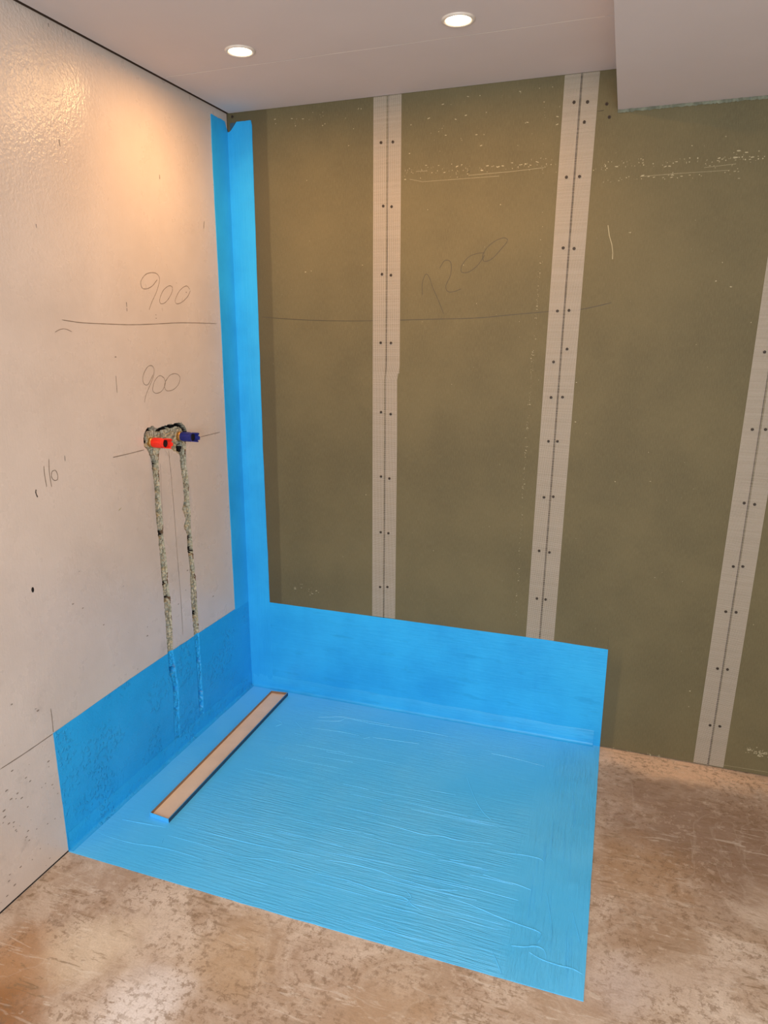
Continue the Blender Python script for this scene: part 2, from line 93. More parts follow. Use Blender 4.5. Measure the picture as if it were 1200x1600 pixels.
SPECKS = [[0.708,1.9778,0.0008,0.35], [0.6559,1.9871,0.0018,0.35], [0.7013,1.9856,0.0008,0.35], [0.7123,1.9844,0.0014,1.0], [0.8307,1.974,0.0014,1.0], [0.67,1.9933,0.0012,1.0], [0.7082,1.9612,0.0016,1.0], [0.6542,1.9702,0.001,1.0], [0.7436,1.989,0.0008,1.0], [0.7116,1.9874,0.0012,1.0], [0.7663,1.9945,0.0008,1.0], [0.6707,1.9912,0.0011,1.0], [0.7325,1.9916,0.0013,1.0], [0.6774,1.9815,0.0015,1.0], [0.6823,1.9872,0.0006,1.0], [0.8111,1.9959,0.0015,1.0], [0.6564,1.9604,0.0015,3.0], [0.8446,1.9915,0.0007,1.0], [0.8497,1.9744,0.0013,1.0], [0.728,1.9831,0.0008,1.0], [0.8697,1.9854,0.0008,1.0], [0.6822,1.978,0.0013,1.0], [0.785,1.9861,0.001,0.35], [0.677,1.9874,0.0011,1.0], [0.76,1.9731,0.0006,3.0], [0.7505,1.991,0.0009,1.0], [0.6604,1.9774,0.0008,1.0], [0.7464,1.9747,0.0017,1.0], [0.7809,1.9829,0.0017,0.35], [0.7646,1.9791,0.0016,1.0], [0.726,1.9977,0.0014,3.0], [0.7684,1.9946,0.0009,3.0], [0.8686,1.9695,0.0018,1.0], [0.6641,1.9874,0.0018,0.35], [0.8434,1.9911,0.0012,3.0], [0.8571,1.9804,0.0017,0.35], [0.7887,1.9729,0.0015,3.0], [0.8421,1.9876,0.0008,1.0], [0.83,1.988,0.0017,3.0], [0.6621,1.9816,0.0012,1.0], [1.0247,1.9693,0.0015,0.35], [0.9104,1.9704,0.0018,3.0], [0.9416,1.9794,0.0009,3.0], [1.1095,1.9745,0.0017,1.0], [0.9857,1.9685,0.0015,0.35], [1.0329,1.9784,0.0017,3.0], [0.9567,1.9778,0.0016,1.0], [1.0571,1.9626,0.0009,0.35], [1.0611,1.9749,0.0013,3.0], [1.0837,1.9811,0.0012,3.0], [1.1059,1.9666,0.0018,0.35], [1.0459,1.9792,0.0017,3.0], [1.08,1.983,0.0012,3.0], [1.024,1.9733,0.0015,1.0], [1.1543,1.9705,0.0013,1.0], [0.9076,1.9744,0.0016,0.35], [0.8257,1.9845,0.001,1.0], [0.9216,1.9714,0.0006,0.35], [1.0917,1.9924,0.0008,3.0], [1.0427,1.975,0.0017,0.35], [0.8603,1.9702,0.0009,1.0], [1.1066,1.9899,0.0009,3.0], [1.0568,1.9704,0.001,3.0], [1.1238,1.9722,0.0016,1.0], [0.9608,1.9767,0.0017,3.0], [1.0516,1.9798,0.0017,0.35], [0.864,1.9632,0.0018,1.0], [1.0215,1.9717,0.0009,1.0], [1.0319,1.9736,0.0007,1.0], [0.8264,1.9696,0.0011,1.0], [0.8074,1.9584,0.0008,1.0], [0.8308,1.9561,0.0014,1.0], [1.063,1.9904,0.0017,0.35], [1.0043,1.9854,0.0013,3.0], [0.8589,1.9789,0.0007,1.0], [0.863,1.9775,0.0012,1.0], [1.1117,1.9699,0.0011,0.35], [0.9029,1.9784,0.0015,0.35], [0.8606,1.9831,0.0009,0.35], [0.9756,1.9785,0.0016,3.0], [0.9267,1.9649,0.0008,3.0], [1.0284,1.9779,0.0014,3.0], [1.0232,1.972,0.0009,1.0], [1.0817,1.974,0.0016,0.35], [1.125,1.9853,0.0014,0.35], [1.016,1.9787,0.001,0.35], [0.8689,1.9694,0.0016,1.0], [0.8135,1.9773,0.0013,1.0], [1.0595,1.9614,0.0016,0.35], [0.8273,1.9654,0.0017,0.35], [0.8032,1.9759,0.0009,1.0], [1.0962,1.9691,0.0013,0.35], [0.8641,1.9719,0.0012,1.0], [1.006,1.9695,0.0014,1.0], [0.8699,1.97,0.0017,1.0], [0.927,1.9825,0.0017,3.0], [0.9183,1.9769,0.0012,0.35], [0.9468,1.9806,0.0014,1.0], [0.8338,1.9718,0.0007,1.0], [1.1376,1.9716,0.0014,0.35], [1.3486,1.9551,0.0009,0.35], [1.2847,1.9559,0.002,1.0], [1.379,1.9592,0.0016,1.0], [1.3834,1.969,0.0017,1.0], [1.2847,1.9588,0.0016,1.0], [1.4003,1.9479,0.0007,0.35], [1.3887,1.9754,0.0007,1.0], [1.3523,1.9679,0.0007,1.0], [1.368,1.9509,0.0013,1.0], [1.3014,1.9672,0.0017,0.35], [1.2741,1.9481,0.0011,1.0], [1.3892,1.9638,0.0013,0.35], [1.3926,1.9516,0.002,1.0], [1.2511,1.9474,0.0016,1.0], [1.39,1.9576,0.001,3.0], [1.2745,1.9526,0.0011,0.35], [1.3161,1.9531,0.0017,3.0], [1.2789,1.9446,0.0007,0.35], [1.3232,1.9559,0.0009,1.0], [1.3363,1.9621,0.0006,3.0], [1.2798,1.9581,0.0008,1.0], [1.2818,1.9617,0.0011,1.0], [1.3895,1.9661,0.0014,1.0], [1.2861,1.9457,0.0014,1.0], [1.3354,1.9616,0.0018,0.35], [1.3766,1.9692,0.0008,1.0], [1.3424,1.951,0.0018,0.35], [1.3595,1.952,0.0008,1.0], [1.2896,1.9502,0.0018,1.0], [1.3451,1.9642,0.0017,0.35], [1.3832,1.9503,0.0006,1.0], [1.257,1.9507,0.0012,0.35], [1.2918,1.9676,0.0017,1.0], [1.3565,1.959,0.0007,0.35], [1.3909,1.9589,0.0007,1.0], [1.6101,1.9569,0.0017,0.35], [1.4212,1.946,0.0009,1.0], [1.5639,1.953,0.0018,0.35], [1.5926,1.9492,0.0012,3.0], [1.6398,1.9619,0.001,1.0], [1.5733,1.9373,0.001,3.0], [1.7116,1.9513,0.0017,1.0], [1.4828,1.9543,0.0018,3.0], [1.6968,1.946,0.0024,1.0], [1.6214,1.9522,0.0012,1.0], [1.5031,1.9599,0.0013,1.0], [1.4645,1.932,0.0008,0.35], [1.4188,1.9537,0.0019,1.0], [1.4756,1.9258,0.0014,1.0], [1.6029,1.9521,0.0016,1.0], [1.6505,1.9482,0.0007,1.0], [1.5385,1.9597,0.0025,1.0], [1.5634,1.9521,0.0013,0.35], [1.638,1.9542,0.0024,3.0], [1.5781,1.9464,0.0015,1.0], [1.6388,1.9476,0.0009,3.0], [1.6317,1.967,0.0013,1.0], [1.6781,1.9391,0.0009,1.0], [1.6799,1.9518,0.002,3.0], [1.708,1.946,0.0022,1.0], [1.6907,1.9429,0.0008,1.0], [1.5954,1.9554,0.0016,3.0], [1.5389,1.9515,0.0016,0.35], [1.6635,1.9468,0.0023,1.0], [1.4647,1.9439,0.0017,3.0], [1.6429,1.971,0.0024,3.0], [1.5098,1.9496,0.0021,0.35], [1.6338,1.9553,0.0018,1.0], [1.674,1.9539,0.0015,1.0], [1.4452,1.9478,0.0013,1.0], [1.6577,1.9591,0.0012,0.35], [1.6134,1.9485,0.002,1.0], [1.4735,1.9512,0.0018,1.0], [1.4648,1.9563,0.001,0.35], [1.561,1.9432,0.0014,1.0], [1.6254,1.9534,0.0018,0.35], [1.597,1.9465,0.0025,0.35], [1.6756,1.9464,0.0011,3.0], [1.6316,1.935,0.0021,0.35], [1.6638,1.9653,0.002,3.0], [1.5638,1.94,0.001,0.35], [1.4531,1.9436,0.0016,3.0], [1.5172,1.9513,0.0019,1.0], [1.5838,1.9364,0.0013,1.0], [1.6475,1.9539,0.0016,1.0], [1.6954,1.953,0.0014,1.0], [1.6059,1.9531,0.0023,0.35], [1.6583,1.9478,0.0019,0.35], [1.4908,1.9612,0.001,1.0], [1.5878,1.9309,0.0007,3.0], [1.5169,1.9615,0.0018,1.0], [1.6958,1.9663,0.0016,1.0], [1.4537,1.9558,0.0008,1.0], [1.4575,1.9534,0.0013,1.0], [1.6549,1.9542,0.002,1.0], [1.4097,1.9199,0.0016,3.0], [1.4728,1.9132,0.0015,3.0], [1.6405,1.918,0.0012,3.0], [1.3038,1.9116,0.0014,0.35], [1.335,1.9164,0.0011,1.0], [1.2828,1.9124,0.0013,1.0], [1.4649,1.9196,0.0009,3.0], [1.3544,1.923,0.0014,1.0], [1.5783,1.9206,0.001,0.35], [1.3257,1.9132,0.0011,1.0], [1.3731,1.9141,0.0005,1.0], [1.3266,1.914,0.0008,3.0], [1.4899,1.9108,0.0017,1.0], [1.3298,1.9207,0.0017,0.35], [1.4747,1.9221,0.0019,1.0], [1.5313,1.9071,0.0011,1.0], [1.4823,1.9168,0.0005,1.0], [1.6496,1.9168,0.0009,3.0], [1.6468,1.9244,0.0015,1.0], [1.4977,1.9224,0.0012,0.35], [1.6287,1.9113,0.001,1.0], [1.4492,1.9134,0.0014,0.35], [1.4752,1.9189,0.0016,3.0], [1.4509,1.9144,0.0014,1.0], [1.548,1.9151,0.0018,1.0], [1.5535,1.9119,0.0014,1.0], [1.3922,1.923,0.0019,3.0], [1.3777,1.9149,0.0006,3.0], [1.4273,1.9197,0.0008,1.0], [1.5228,1.916,0.0011,3.0], [1.3905,1.9144,0.0016,1.0], [1.6242,1.9207,0.0016,1.0], [1.4552,1.9099,0.0015,1.0], [1.2953,1.9165,0.001,1.0], [1.4244,1.9165,0.0013,3.0], [1.424,1.9244,0.0006,0.35], [1.5001,1.9145,0.0014,3.0], [1.3473,1.9207,0.0018,1.0], [1.615,1.9165,0.0017,1.0], [1.6534,1.8986,0.0012,3.0], [1.1116,1.6448,0.0009,1.0], [1.105,1.3286,0.0007,1.0], [1.1083,1.2725,0.0011,0.35], [1.1097,1.5057,0.0006,1.0], [1.1052,1.2388,0.0005,1.0], [1.1116,1.6677,0.0012,0.35], [1.1102,1.6061,0.0005,1.0], [1.1087,1.5196,0.001,0.35], [1.1097,1.4018,0.0012,1.0], [1.1173,1.6907,0.001,0.35], [1.1018,1.1596,0.001,0.35], [1.1047,1.2477,0.0008,0.35], [1.1049,1.4114,0.0011,3.0], [1.11,1.519,0.001,1.0], [1.1076,1.463,0.0007,0.35], [1.1105,1.5538,0.0008,1.0], [1.1114,1.6568,0.001,3.0], [1.1122,1.6578,0.001,0.35], [1.1061,1.246,0.0006,1.0], [1.1098,1.3572,0.0006,0.35], [1.109,1.5602,0.0007,0.35], [1.1117,1.4529,0.0009,3.0], [1.103,1.061,0.0008,3.0], [1.1049,1.2541,0.0012,1.0], [1.1066,1.6066,0.0006,3.0], [1.1101,1.517,0.0007,1.0], [1.1098,1.5784,0.0006,1.0], [1.1037,1.3817,0.0007,3.0], [1.1097,1.3854,0.0007,1.0], [1.1043,1.0543,0.0006,1.0], [1.1108,1.6579,0.0005,1.0], [1.1021,1.0751,0.001,3.0], [1.1093,1.5563,0.0011,3.0], [1.1044,1.5298,0.0007,0.35], [1.1096,1.5718,0.001,1.0], [1.1088,1.6177,0.0009,0.35], [1.1016,1.1717,0.0009,1.0], [1.1007,1.2393,0.0007,3.0], [1.1091,1.4092,0.0009,0.35], [1.1074,1.2023,0.0009,1.0], [1.1015,1.1582,0.0007,3.0], [1.1071,1.3667,0.0006,1.0], [1.1066,1.6026,0.0006,1.0], [1.1057,1.3312,0.0011,0.35], [1.1064,1.6618,0.0008,1.0], [1.1095,1.5925,0.0011,1.0], [1.1076,1.2822,0.0011,0.35], [1.1011,1.3643,0.0007,1.0], [1.1015,1.156,0.0011,0.35], [1.1061,1.2406,0.001,3.0], [1.1094,1.352,0.0011,1.0], [1.1067,1.5759,0.001,1.0], [1.1049,1.0829,0.0006,3.0], [1.106,1.3143,0.0009,0.35], [1.1052,1.5193,0.0012,1.0], [1.1058,1.2609,0.0008,1.0], [1.1023,1.0708,0.0008,0.35], [1.1102,1.6873,0.0011,3.0], [1.1088,1.618,0.001,3.0], [1.1001,1.0682,0.0009,1.0], [1.1068,1.0971,0.001,3.0], [1.1067,1.4011,0.001,3.0], [1.1034,1.1955,0.0008,1.0], [1.1033,1.3546,0.0005,3.0], [1.0997,1.1274,0.0008,3.0], [1.1067,1.2394,0.0009,3.0], [1.101,1.3912,0.0011,3.0], [1.1097,1.3776,0.0006,1.0], [1.1096,1.5463,0.0009,3.0], [1.1024,1.3788,0.0008,1.0], [1.1118,1.6515,0.0007,1.0], [1.1064,1.6476,0.0007,1.0], [1.0995,1.0773,0.0011,1.0], [1.1065,1.3567,0.0005,1.0], [1.1114,1.5871,0.001,1.0], [1.1116,1.6433,0.0007,0.35], [1.1041,1.4077,0.0008,1.0], [1.1062,1.3034,0.0006,1.0], [1.1078,1.6843,0.0005,0.35], [1.1087,1.7069,0.001,1.0], [1.1013,1.0972,0.0009,1.0], [1.1028,1.4035,0.0012,1.0], [1.1099,1.5651,0.0006,3.0], [1.1044,1.1529,0.0005,1.0], [1.1093,1.5253,0.0006,0.35], [1.1071,1.4161,0.0012,1.0], [1.1061,1.463,0.001,0.35], [1.1031,1.085,0.0011,3.0], [1.1027,1.404,0.0008,3.0], [1.1089,1.6385,0.0006,0.35], [1.1049,1.1562,0.0009,0.35], [1.1112,1.5005,0.0007,1.0], [1.105,1.2971,0.0007,1.0], [1.1089,1.561,0.0006,1.0], [1.1033,1.3461,0.001,1.0], [1.1048,1.179,0.0007,1.0], [1.1068,1.3372,0.0011,0.35], [1.1066,1.1597,0.0011,1.0], [1.1109,1.717,0.0009,0.35], [1.1033,1.095,0.0006,1.0], [1.1116,1.6872,0.001,1.0], [1.1042,1.2654,0.0008,1.0], [1.1072,1.5757,0.0008,0.35], [1.1044,1.3412,0.0005,3.0], [1.1019,1.1814,0.0012,1.0], [1.1125,1.6111,0.0005,0.35], [1.1031,1.1624,0.001,3.0], [1.1069,1.5289,0.0006,1.0], [1.1053,1.3249,0.0009,1.0], [1.1041,1.278,0.001,1.0], [1.1051,0.7356,0.0007,0.35], [1.1026,0.7224,0.001,1.0], [1.1009,0.7523,0.0009,1.0], [1.1012,0.8629,0.0006,1.0], [1.1095,0.626,0.0009,1.0], [1.0984,0.4824,0.0007,1.0], [1.103,0.7334,0.0006,1.0], [1.1043,0.682,0.0006,1.0], [1.1051,0.6218,0.0006,1.0], [1.1045,0.8856,0.0005,0.35], [1.106,0.9666,0.001,3.0], [1.1013,0.8207,0.0006,1.0], [1.105,0.5546,0.001,1.0], [1.105,0.8836,0.0007,1.0], [1.1022,1.0249,0.0007,3.0], [1.1028,0.5072,0.0007,1.0], [1.1055,0.8554,0.0009,3.0], [1.1033,0.5521,0.0009,3.0], [1.1048,0.7864,0.0008,1.0], [1.1026,0.7701,0.0008,1.0], [1.101,1.0188,0.0009,3.0], [1.1029,0.804,0.0006,1.0], [1.1019,0.898,0.0006,0.35], [1.104,0.9904,0.0006,1.0], [1.1067,0.4914,0.001,1.0], [1.0991,0.9323,0.0006,1.0], [1.1038,0.9487,0.001,1.0], [1.1015,0.847,0.0005,1.0], [1.1018,0.918,0.001,3.0], [1.0988,1.0048,0.0011,0.35], [1.1029,0.731,0.001,0.35], [1.1002,0.9576,0.0009,3.0], [1.1058,0.8409,0.001,1.0], [1.1035,0.7033,0.0009,0.35], [1.1091,0.6629,0.0007,1.0], [1.1074,0.7257,0.0005,1.0], [1.1035,0.8581,0.0006,1.0], [1.1015,0.9519,0.001,3.0], [1.1024,0.7102,0.0008,0.35], [1.1056,1.0363,0.001,0.35], [1.1035,1.0063,0.0007,0.35], [1.1061,0.8187,0.0011,1.0], [1.1046,1.032,0.0006,0.35], [1.1019,0.7552,0.0005,1.0], [1.1032,0.7704,0.0007,3.0], [1.1002,0.7901,0.0008,1.0], [1.1075,0.6431,0.0005,1.0], [1.1056,0.5285,0.0012,1.0], [1.1064,0.634,0.0009,1.0], [1.1068,0.4773,0.0011,1.0], [1.1035,0.7241,0.0009,1.0], [1.1052,0.7099,0.0011,0.35], [1.1045,0.7007,0.0006,0.35], [1.106,0.6108,0.001,3.0], [1.106,0.6564,0.001,3.0], [1.1023,0.7202,0.0007,1.0], [1.1026,0.5505,0.001,1.0], [1.1049,0.8001,0.0009,1.0], [1.1014,0.9528,0.0006,0.35], [1.1021,1.0214,0.0012,1.0], [1.1028,0.9148,0.001,1.0], [1.102,0.6519,0.0005,1.0], [1.1019,0.6374,0.0008,3.0], [1.1031,0.5602,0.0011,1.0], [1.1026,0.9604,0.0008,0.35], [1.1027,0.6506,0.0006,1.0], [1.1006,0.7225,0.0011,1.0], [1.1085,0.5778,0.0006,1.0], [1.1025,0.9831,0.0008,3.0], [1.1012,0.9291,0.0006,3.0], [1.1115,1.7275,0.0007,0.35], [1.0951,2.1186,0.0009,1.0], [1.0945,2.1106,0.0008,1.0], [1.1003,1.9889,0.0007,1.0], [1.1101,1.7957,0.001,1.0], [1.101,1.9494,0.0012,0.35], [1.107,1.757,0.0012,1.0], [1.0911,2.1467,0.0011,3.0], [1.0973,2.0102,0.0009,0.35], [1.0972,2.104,0.0007,1.0], [1.0981,1.9645,0.0011,1.0], [1.1073,1.8371,0.0008,1.0], [1.0981,1.9595,0.001,1.0], [1.0922,2.1314,0.0009,1.0], [1.0963,2.0319,0.0012,0.35], [1.0894,2.1241,0.0005,1.0], [1.6421,0.0097,0.0023,0.35], [1.5434,-0.0071,0.0014,0.35], [1.4875,0.0057,0.0012,3.0], [1.6092,-0.0053,0.0027,1.0], [1.614,0.0025,0.0024,1.0], [1.5759,-0.0001,0.0019,3.0], [1.6104,0.0086,0.002,0.35], [1.6133,0.0056,0.0021,1.0], [1.5357,0.0035,0.0013,3.0], [1.6043,0.0077,0.0019,0.35], [1.4511,-0.0065,0.0016,1.0], [1.6426,0.0048,0.0019,3.0], [1.5628,-0.0145,0.001,0.35], [1.5463,0.0041,0.0022,0.35], [1.9817,0.0759,0.0028,1.0], [1.9591,0.0813,0.0019,1.0], [1.9287,0.0897,0.0012,3.0], [1.9518,0.094,0.0018,0.35], [1.9429,0.1048,0.0019,1.0], [1.951,0.078,0.0013,1.0], [1.9812,0.0888,0.0017,1.0], [1.9568,0.0877,0.0018,0.35], [1.9316,0.0905,0.0027,0.35], [1.9223,0.0993,0.0014,1.0], [1.9524,0.0785,0.0014,3.0], [1.9427,0.0823,0.0015,1.0], [1.9644,0.0756,0.0026,1.0], [1.9714,0.0917,0.0018,1.0], [1.9532,0.0742,0.0026,3.0], [1.9184,0.0933,0.0022,1.0], [1.9152,0.0933,0.0016,1.0], [1.9698,0.0855,0.0023,3.0], [1.9252,0.0944,0.0027,1.0], [1.9738,0.0856,0.0021,1.0], [1.9126,0.0792,0.0016,1.0], [1.9431,0.0889,0.0026,1.0], [1.9618,0.0955,0.0028,0.35], [1.9626,0.0864,0.0021,3.0], [1.9153,0.0984,0.0011,1.0], [1.9603,0.0785,0.0014,3.0], [1.955,0.0844,0.0027,1.0], [1.9447,0.0814,0.0022,1.0], [1.9381,0.0824,0.0025,1.0], [1.9211,0.0806,0.001,3.0], [1.9198,0.0919,0.0021,0.35], [1.9756,0.0877,0.0025,1.0], [1.9206,0.0899,0.0025,3.0], [1.9528,0.0896,0.0029,1.0], [1.9464,0.0834,0.0012,1.0], [1.9346,0.0964,0.0015,0.35], [1.954,0.0805,0.0011,1.0], [1.9562,0.0944,0.002,1.0], [1.9709,0.091,0.0023,3.0], [1.9414,0.0881,0.002,3.0], [0.2938,0.4586,0.0015,3.0], [0.3118,0.4731,0.0018,3.0], [0.245,0.4932,0.0019,3.0], [0.3096,0.4604,0.0016,0.35], [0.2167,0.4701,0.0019,3.0], [0.2886,0.4834,0.0016,0.35], [0.2171,0.4759,0.0014,3.0], [0.3206,0.4667,0.0017,1.0], [0.2454,0.4784,0.0012,3.0], [0.289,0.4651,0.0017,0.35], [0.2795,0.4761,0.0015,1.0], [0.2477,0.4933,0.0019,3.0], [0.2838,0.4518,0.001,3.0], [0.2775,0.4671,0.0012,1.0], [0.2508,2.1756,0.0014,3.0], [0.4907,2.1817,0.0011,1.0], [0.3648,2.1842,0.0011,1.0], [0.4178,2.1715,0.0008,1.0], [0.3284,2.1874,0.0011,1.0], [0.4463,2.1597,0.0018,0.35], [0.1873,2.1792,0.0014,3.0], [0.3547,2.1779,0.0014,0.35], [0.4744,2.1261,0.0016,1.0], [0.2923,2.1712,0.0015,3.0], [0.2631,2.1645,0.0008,0.35], [0.3723,2.1492,0.0017,1.0], [0.358,2.1706,0.0012,0.35], [0.3656,2.1733,0.0011,1.0], [0.2612,2.1595,0.001,1.0], [0.3145,2.1665,0.0015,0.35], [0.3637,2.1451,0.0019,1.0], [0.1891,2.1653,0.0017,1.0], [0.2681,2.1734,0.0015,0.35], [0.5012,2.1823,0.0015,1.0], [0.264,2.1527,0.002,1.0], [0.4923,2.1843,0.0015,1.0], [0.7884,2.0808,0.0014,3.0], [0.8427,2.0617,0.0008,0.35], [0.7711,2.0364,0.001,1.0], [0.7513,2.0696,0.0009,1.0], [0.8387,2.0673,0.0011,1.0], [0.7313,2.134,0.0016,3.0], [0.8516,2.1318,0.0014,3.0], [0.9119,2.0726,0.0014,1.0], [1.1381,2.1291,0.0017,0.35], [1.1343,2.082,0.0017,3.0], [0.6728,2.1203,0.0018,1.0], [0.8405,2.0624,0.0011,0.35], [0.781,2.1078,0.0009,1.0], [0.7656,2.0931,0.0013,1.0], [1.0603,2.0625,0.0009,1.0], [1.0442,2.0951,0.0015,3.0], [0.9162,2.1342,0.0016,1.0], [0.9045,2.042,0.0014,3.0], [0.7398,2.0905,0.0013,0.35], [0.7762,2.1015,0.0012,1.0], [0.7688,2.1016,0.0009,0.35], [0.8879,2.0744,0.0016,3.0], [1.0385,2.0941,0.0015,1.0], [0.8189,2.1235,0.0013,3.0], [1.1331,2.1032,0.0017,3.0], [0.8561,2.1839,0.0013,3.0], [0.8461,2.1704,0.0006,1.0], [0.7772,2.1698,0.0017,3.0], [0.803,2.1663,0.001,1.0], [1.0166,2.1819,0.0014,3.0], [0.8939,2.1827,0.0017,1.0], [1.0191,2.1781,0.0011,1.0], [1.1132,2.1844,0.0013,1.0], [1.0744,2.1847,0.0014,1.0], [0.9633,2.1762,0.001,0.35], [1.5788,0.696,0.0011,0.5], [0.4177,1.6227,0.0007,1.0], [0.894,2.0914,0.0007,0.5], [1.3302,1.9672,0.0008,1.0], [1.5195,1.9937,0.0012,2.0], [0.2901,1.6827,0.0017,2.0], [1.6061,2.0105,0.001,2.0], [0.7352,1.8645,0.0018,0.5], [1.2479,1.0698,0.0007,1.0], [0.6222,0.4994,0.0012,1.0], [0.8362,1.3009,0.0009,2.0], [1.6076,1.7055,0.0007,1.0], [0.9743,1.8666,0.0014,2.0], [1.6407,0.9873,0.0012,0.5], [1.5502,1.7134,0.0011,0.5], [1.6442,0.6716,0.0013,1.0], [1.1788,0.8987,0.0017,0.5], [1.7378,1.5018,0.0014,1.0], [0.3023,1.9804,0.0015,1.0], [1.2964,1.1515,0.0009,1.0], [1.3693,1.7668,0.0009,1.0], [1.6694,0.4216,0.0013,0.5], [1.5582,0.6753,0.0009,2.0], [0.978,1.5311,0.0012,0.5], [0.7604,0.9445,0.0006,0.5], [0.3126,1.6856,0.0011,2.0], [0.5221,0.885,0.0014,2.0], [1.1136,0.4495,0.0014,0.5], [1.0592,1.459,0.0015,0.5], [1.8729,0.5484,0.0016,1.0], [1.0187,2.033,0.0016,0.5], [1.3847,0.4647,0.0013,0.5], [1.259,1.1875,0.0016,2.0], [1.0172,1.0306,0.0016,0.5], [1.4947,1.0983,0.0014,1.0], [1.6394,1.6727,0.0017,1.0], [0.4476,1.7899,0.0007,1.0], [0.862,1.689,0.0013,1.0], [1.5523,1.9903,0.0009,0.5], [1.1409,1.9494,0.0017,0.5], [1.596,1.4375,0.0012,1.0], [0.9305,1.7422,0.0008,1.0], [0.3081,1.7854,0.0014,0.5], [0.9107,1.5667,0.0013,1.0], [1.605,1.0713,0.0006,2.0], [0.9459,0.767,0.0007,1.0], [0.4281,0.6295,0.0014,1.0], [1.3736,1.7668,0.0016,2.0], [1.2003,1.3101,0.0009,2.0], [0.7893,0.6916,0.0015,1.0], [0.457,2.0767,0.0012,2.0], [1.5097,1.0033,0.0012,2.0], [1.0552,1.5082,0.0016,0.5], [1.1303,1.3215,0.0015,0.5], [0.6693,2.0368,0.0016,2.0], [1.6706,1.6039,0.0017,2.0], [0.4298,1.6302,0.0006,1.0], [0.7072,0.7539,0.0013,0.5], [1.6356,1.3701,0.0012,0.5], [1.576,1.9445,0.0008,0.5], [1.3935,1.5677,0.0008,1.0], [0.9917,0.8032,0.0009,2.0], [1.8143,0.421,0.0014,1.0], [0.5069,1.6997,0.0012,2.0], [1.2519,1.3159,0.0013,2.0], [1.5523,1.7927,0.0009,1.0], [1.7928,0.9171,0.0016,2.0], [1.2443,1.2294,0.0009,0.5], [1.4014,0.9954,0.0015,2.0], [0.7257,1.5098,0.0013,0.5], [1.7553,0.1688,0.0013,0.5], [0.7578,1.0618,0.0007,0.5], [1.3111,1.9905,0.0008,1.0], [0.1639,1.3961,0.0008,0.5], [1.6279,1.621,0.0017,2.0], [1.713,0.2778,0.003,1.0], [1.7159,0.2182,0.0015,1.0]]
SCUFF_LINES = [[[0.6712,1.9604], [0.715,1.9499], [0.8006,1.9501], [0.8841,1.9503], [0.9657,1.9505]], [[0.6925,1.982], [0.7314,1.9812]], [[0.8672,1.9589], [1.0052,1.9607], [1.1031,1.9649]], [[1.3857,1.921], [1.4911,1.9226], [1.6266,1.9218]], [[1.8463,0.0152], [1.9104,0.0169], [1.9891,0.0183]], [[1.4915,-0.0026], [1.5181,-0.0022]], [[1.5582,1.9332], [1.6411,1.9374]]]
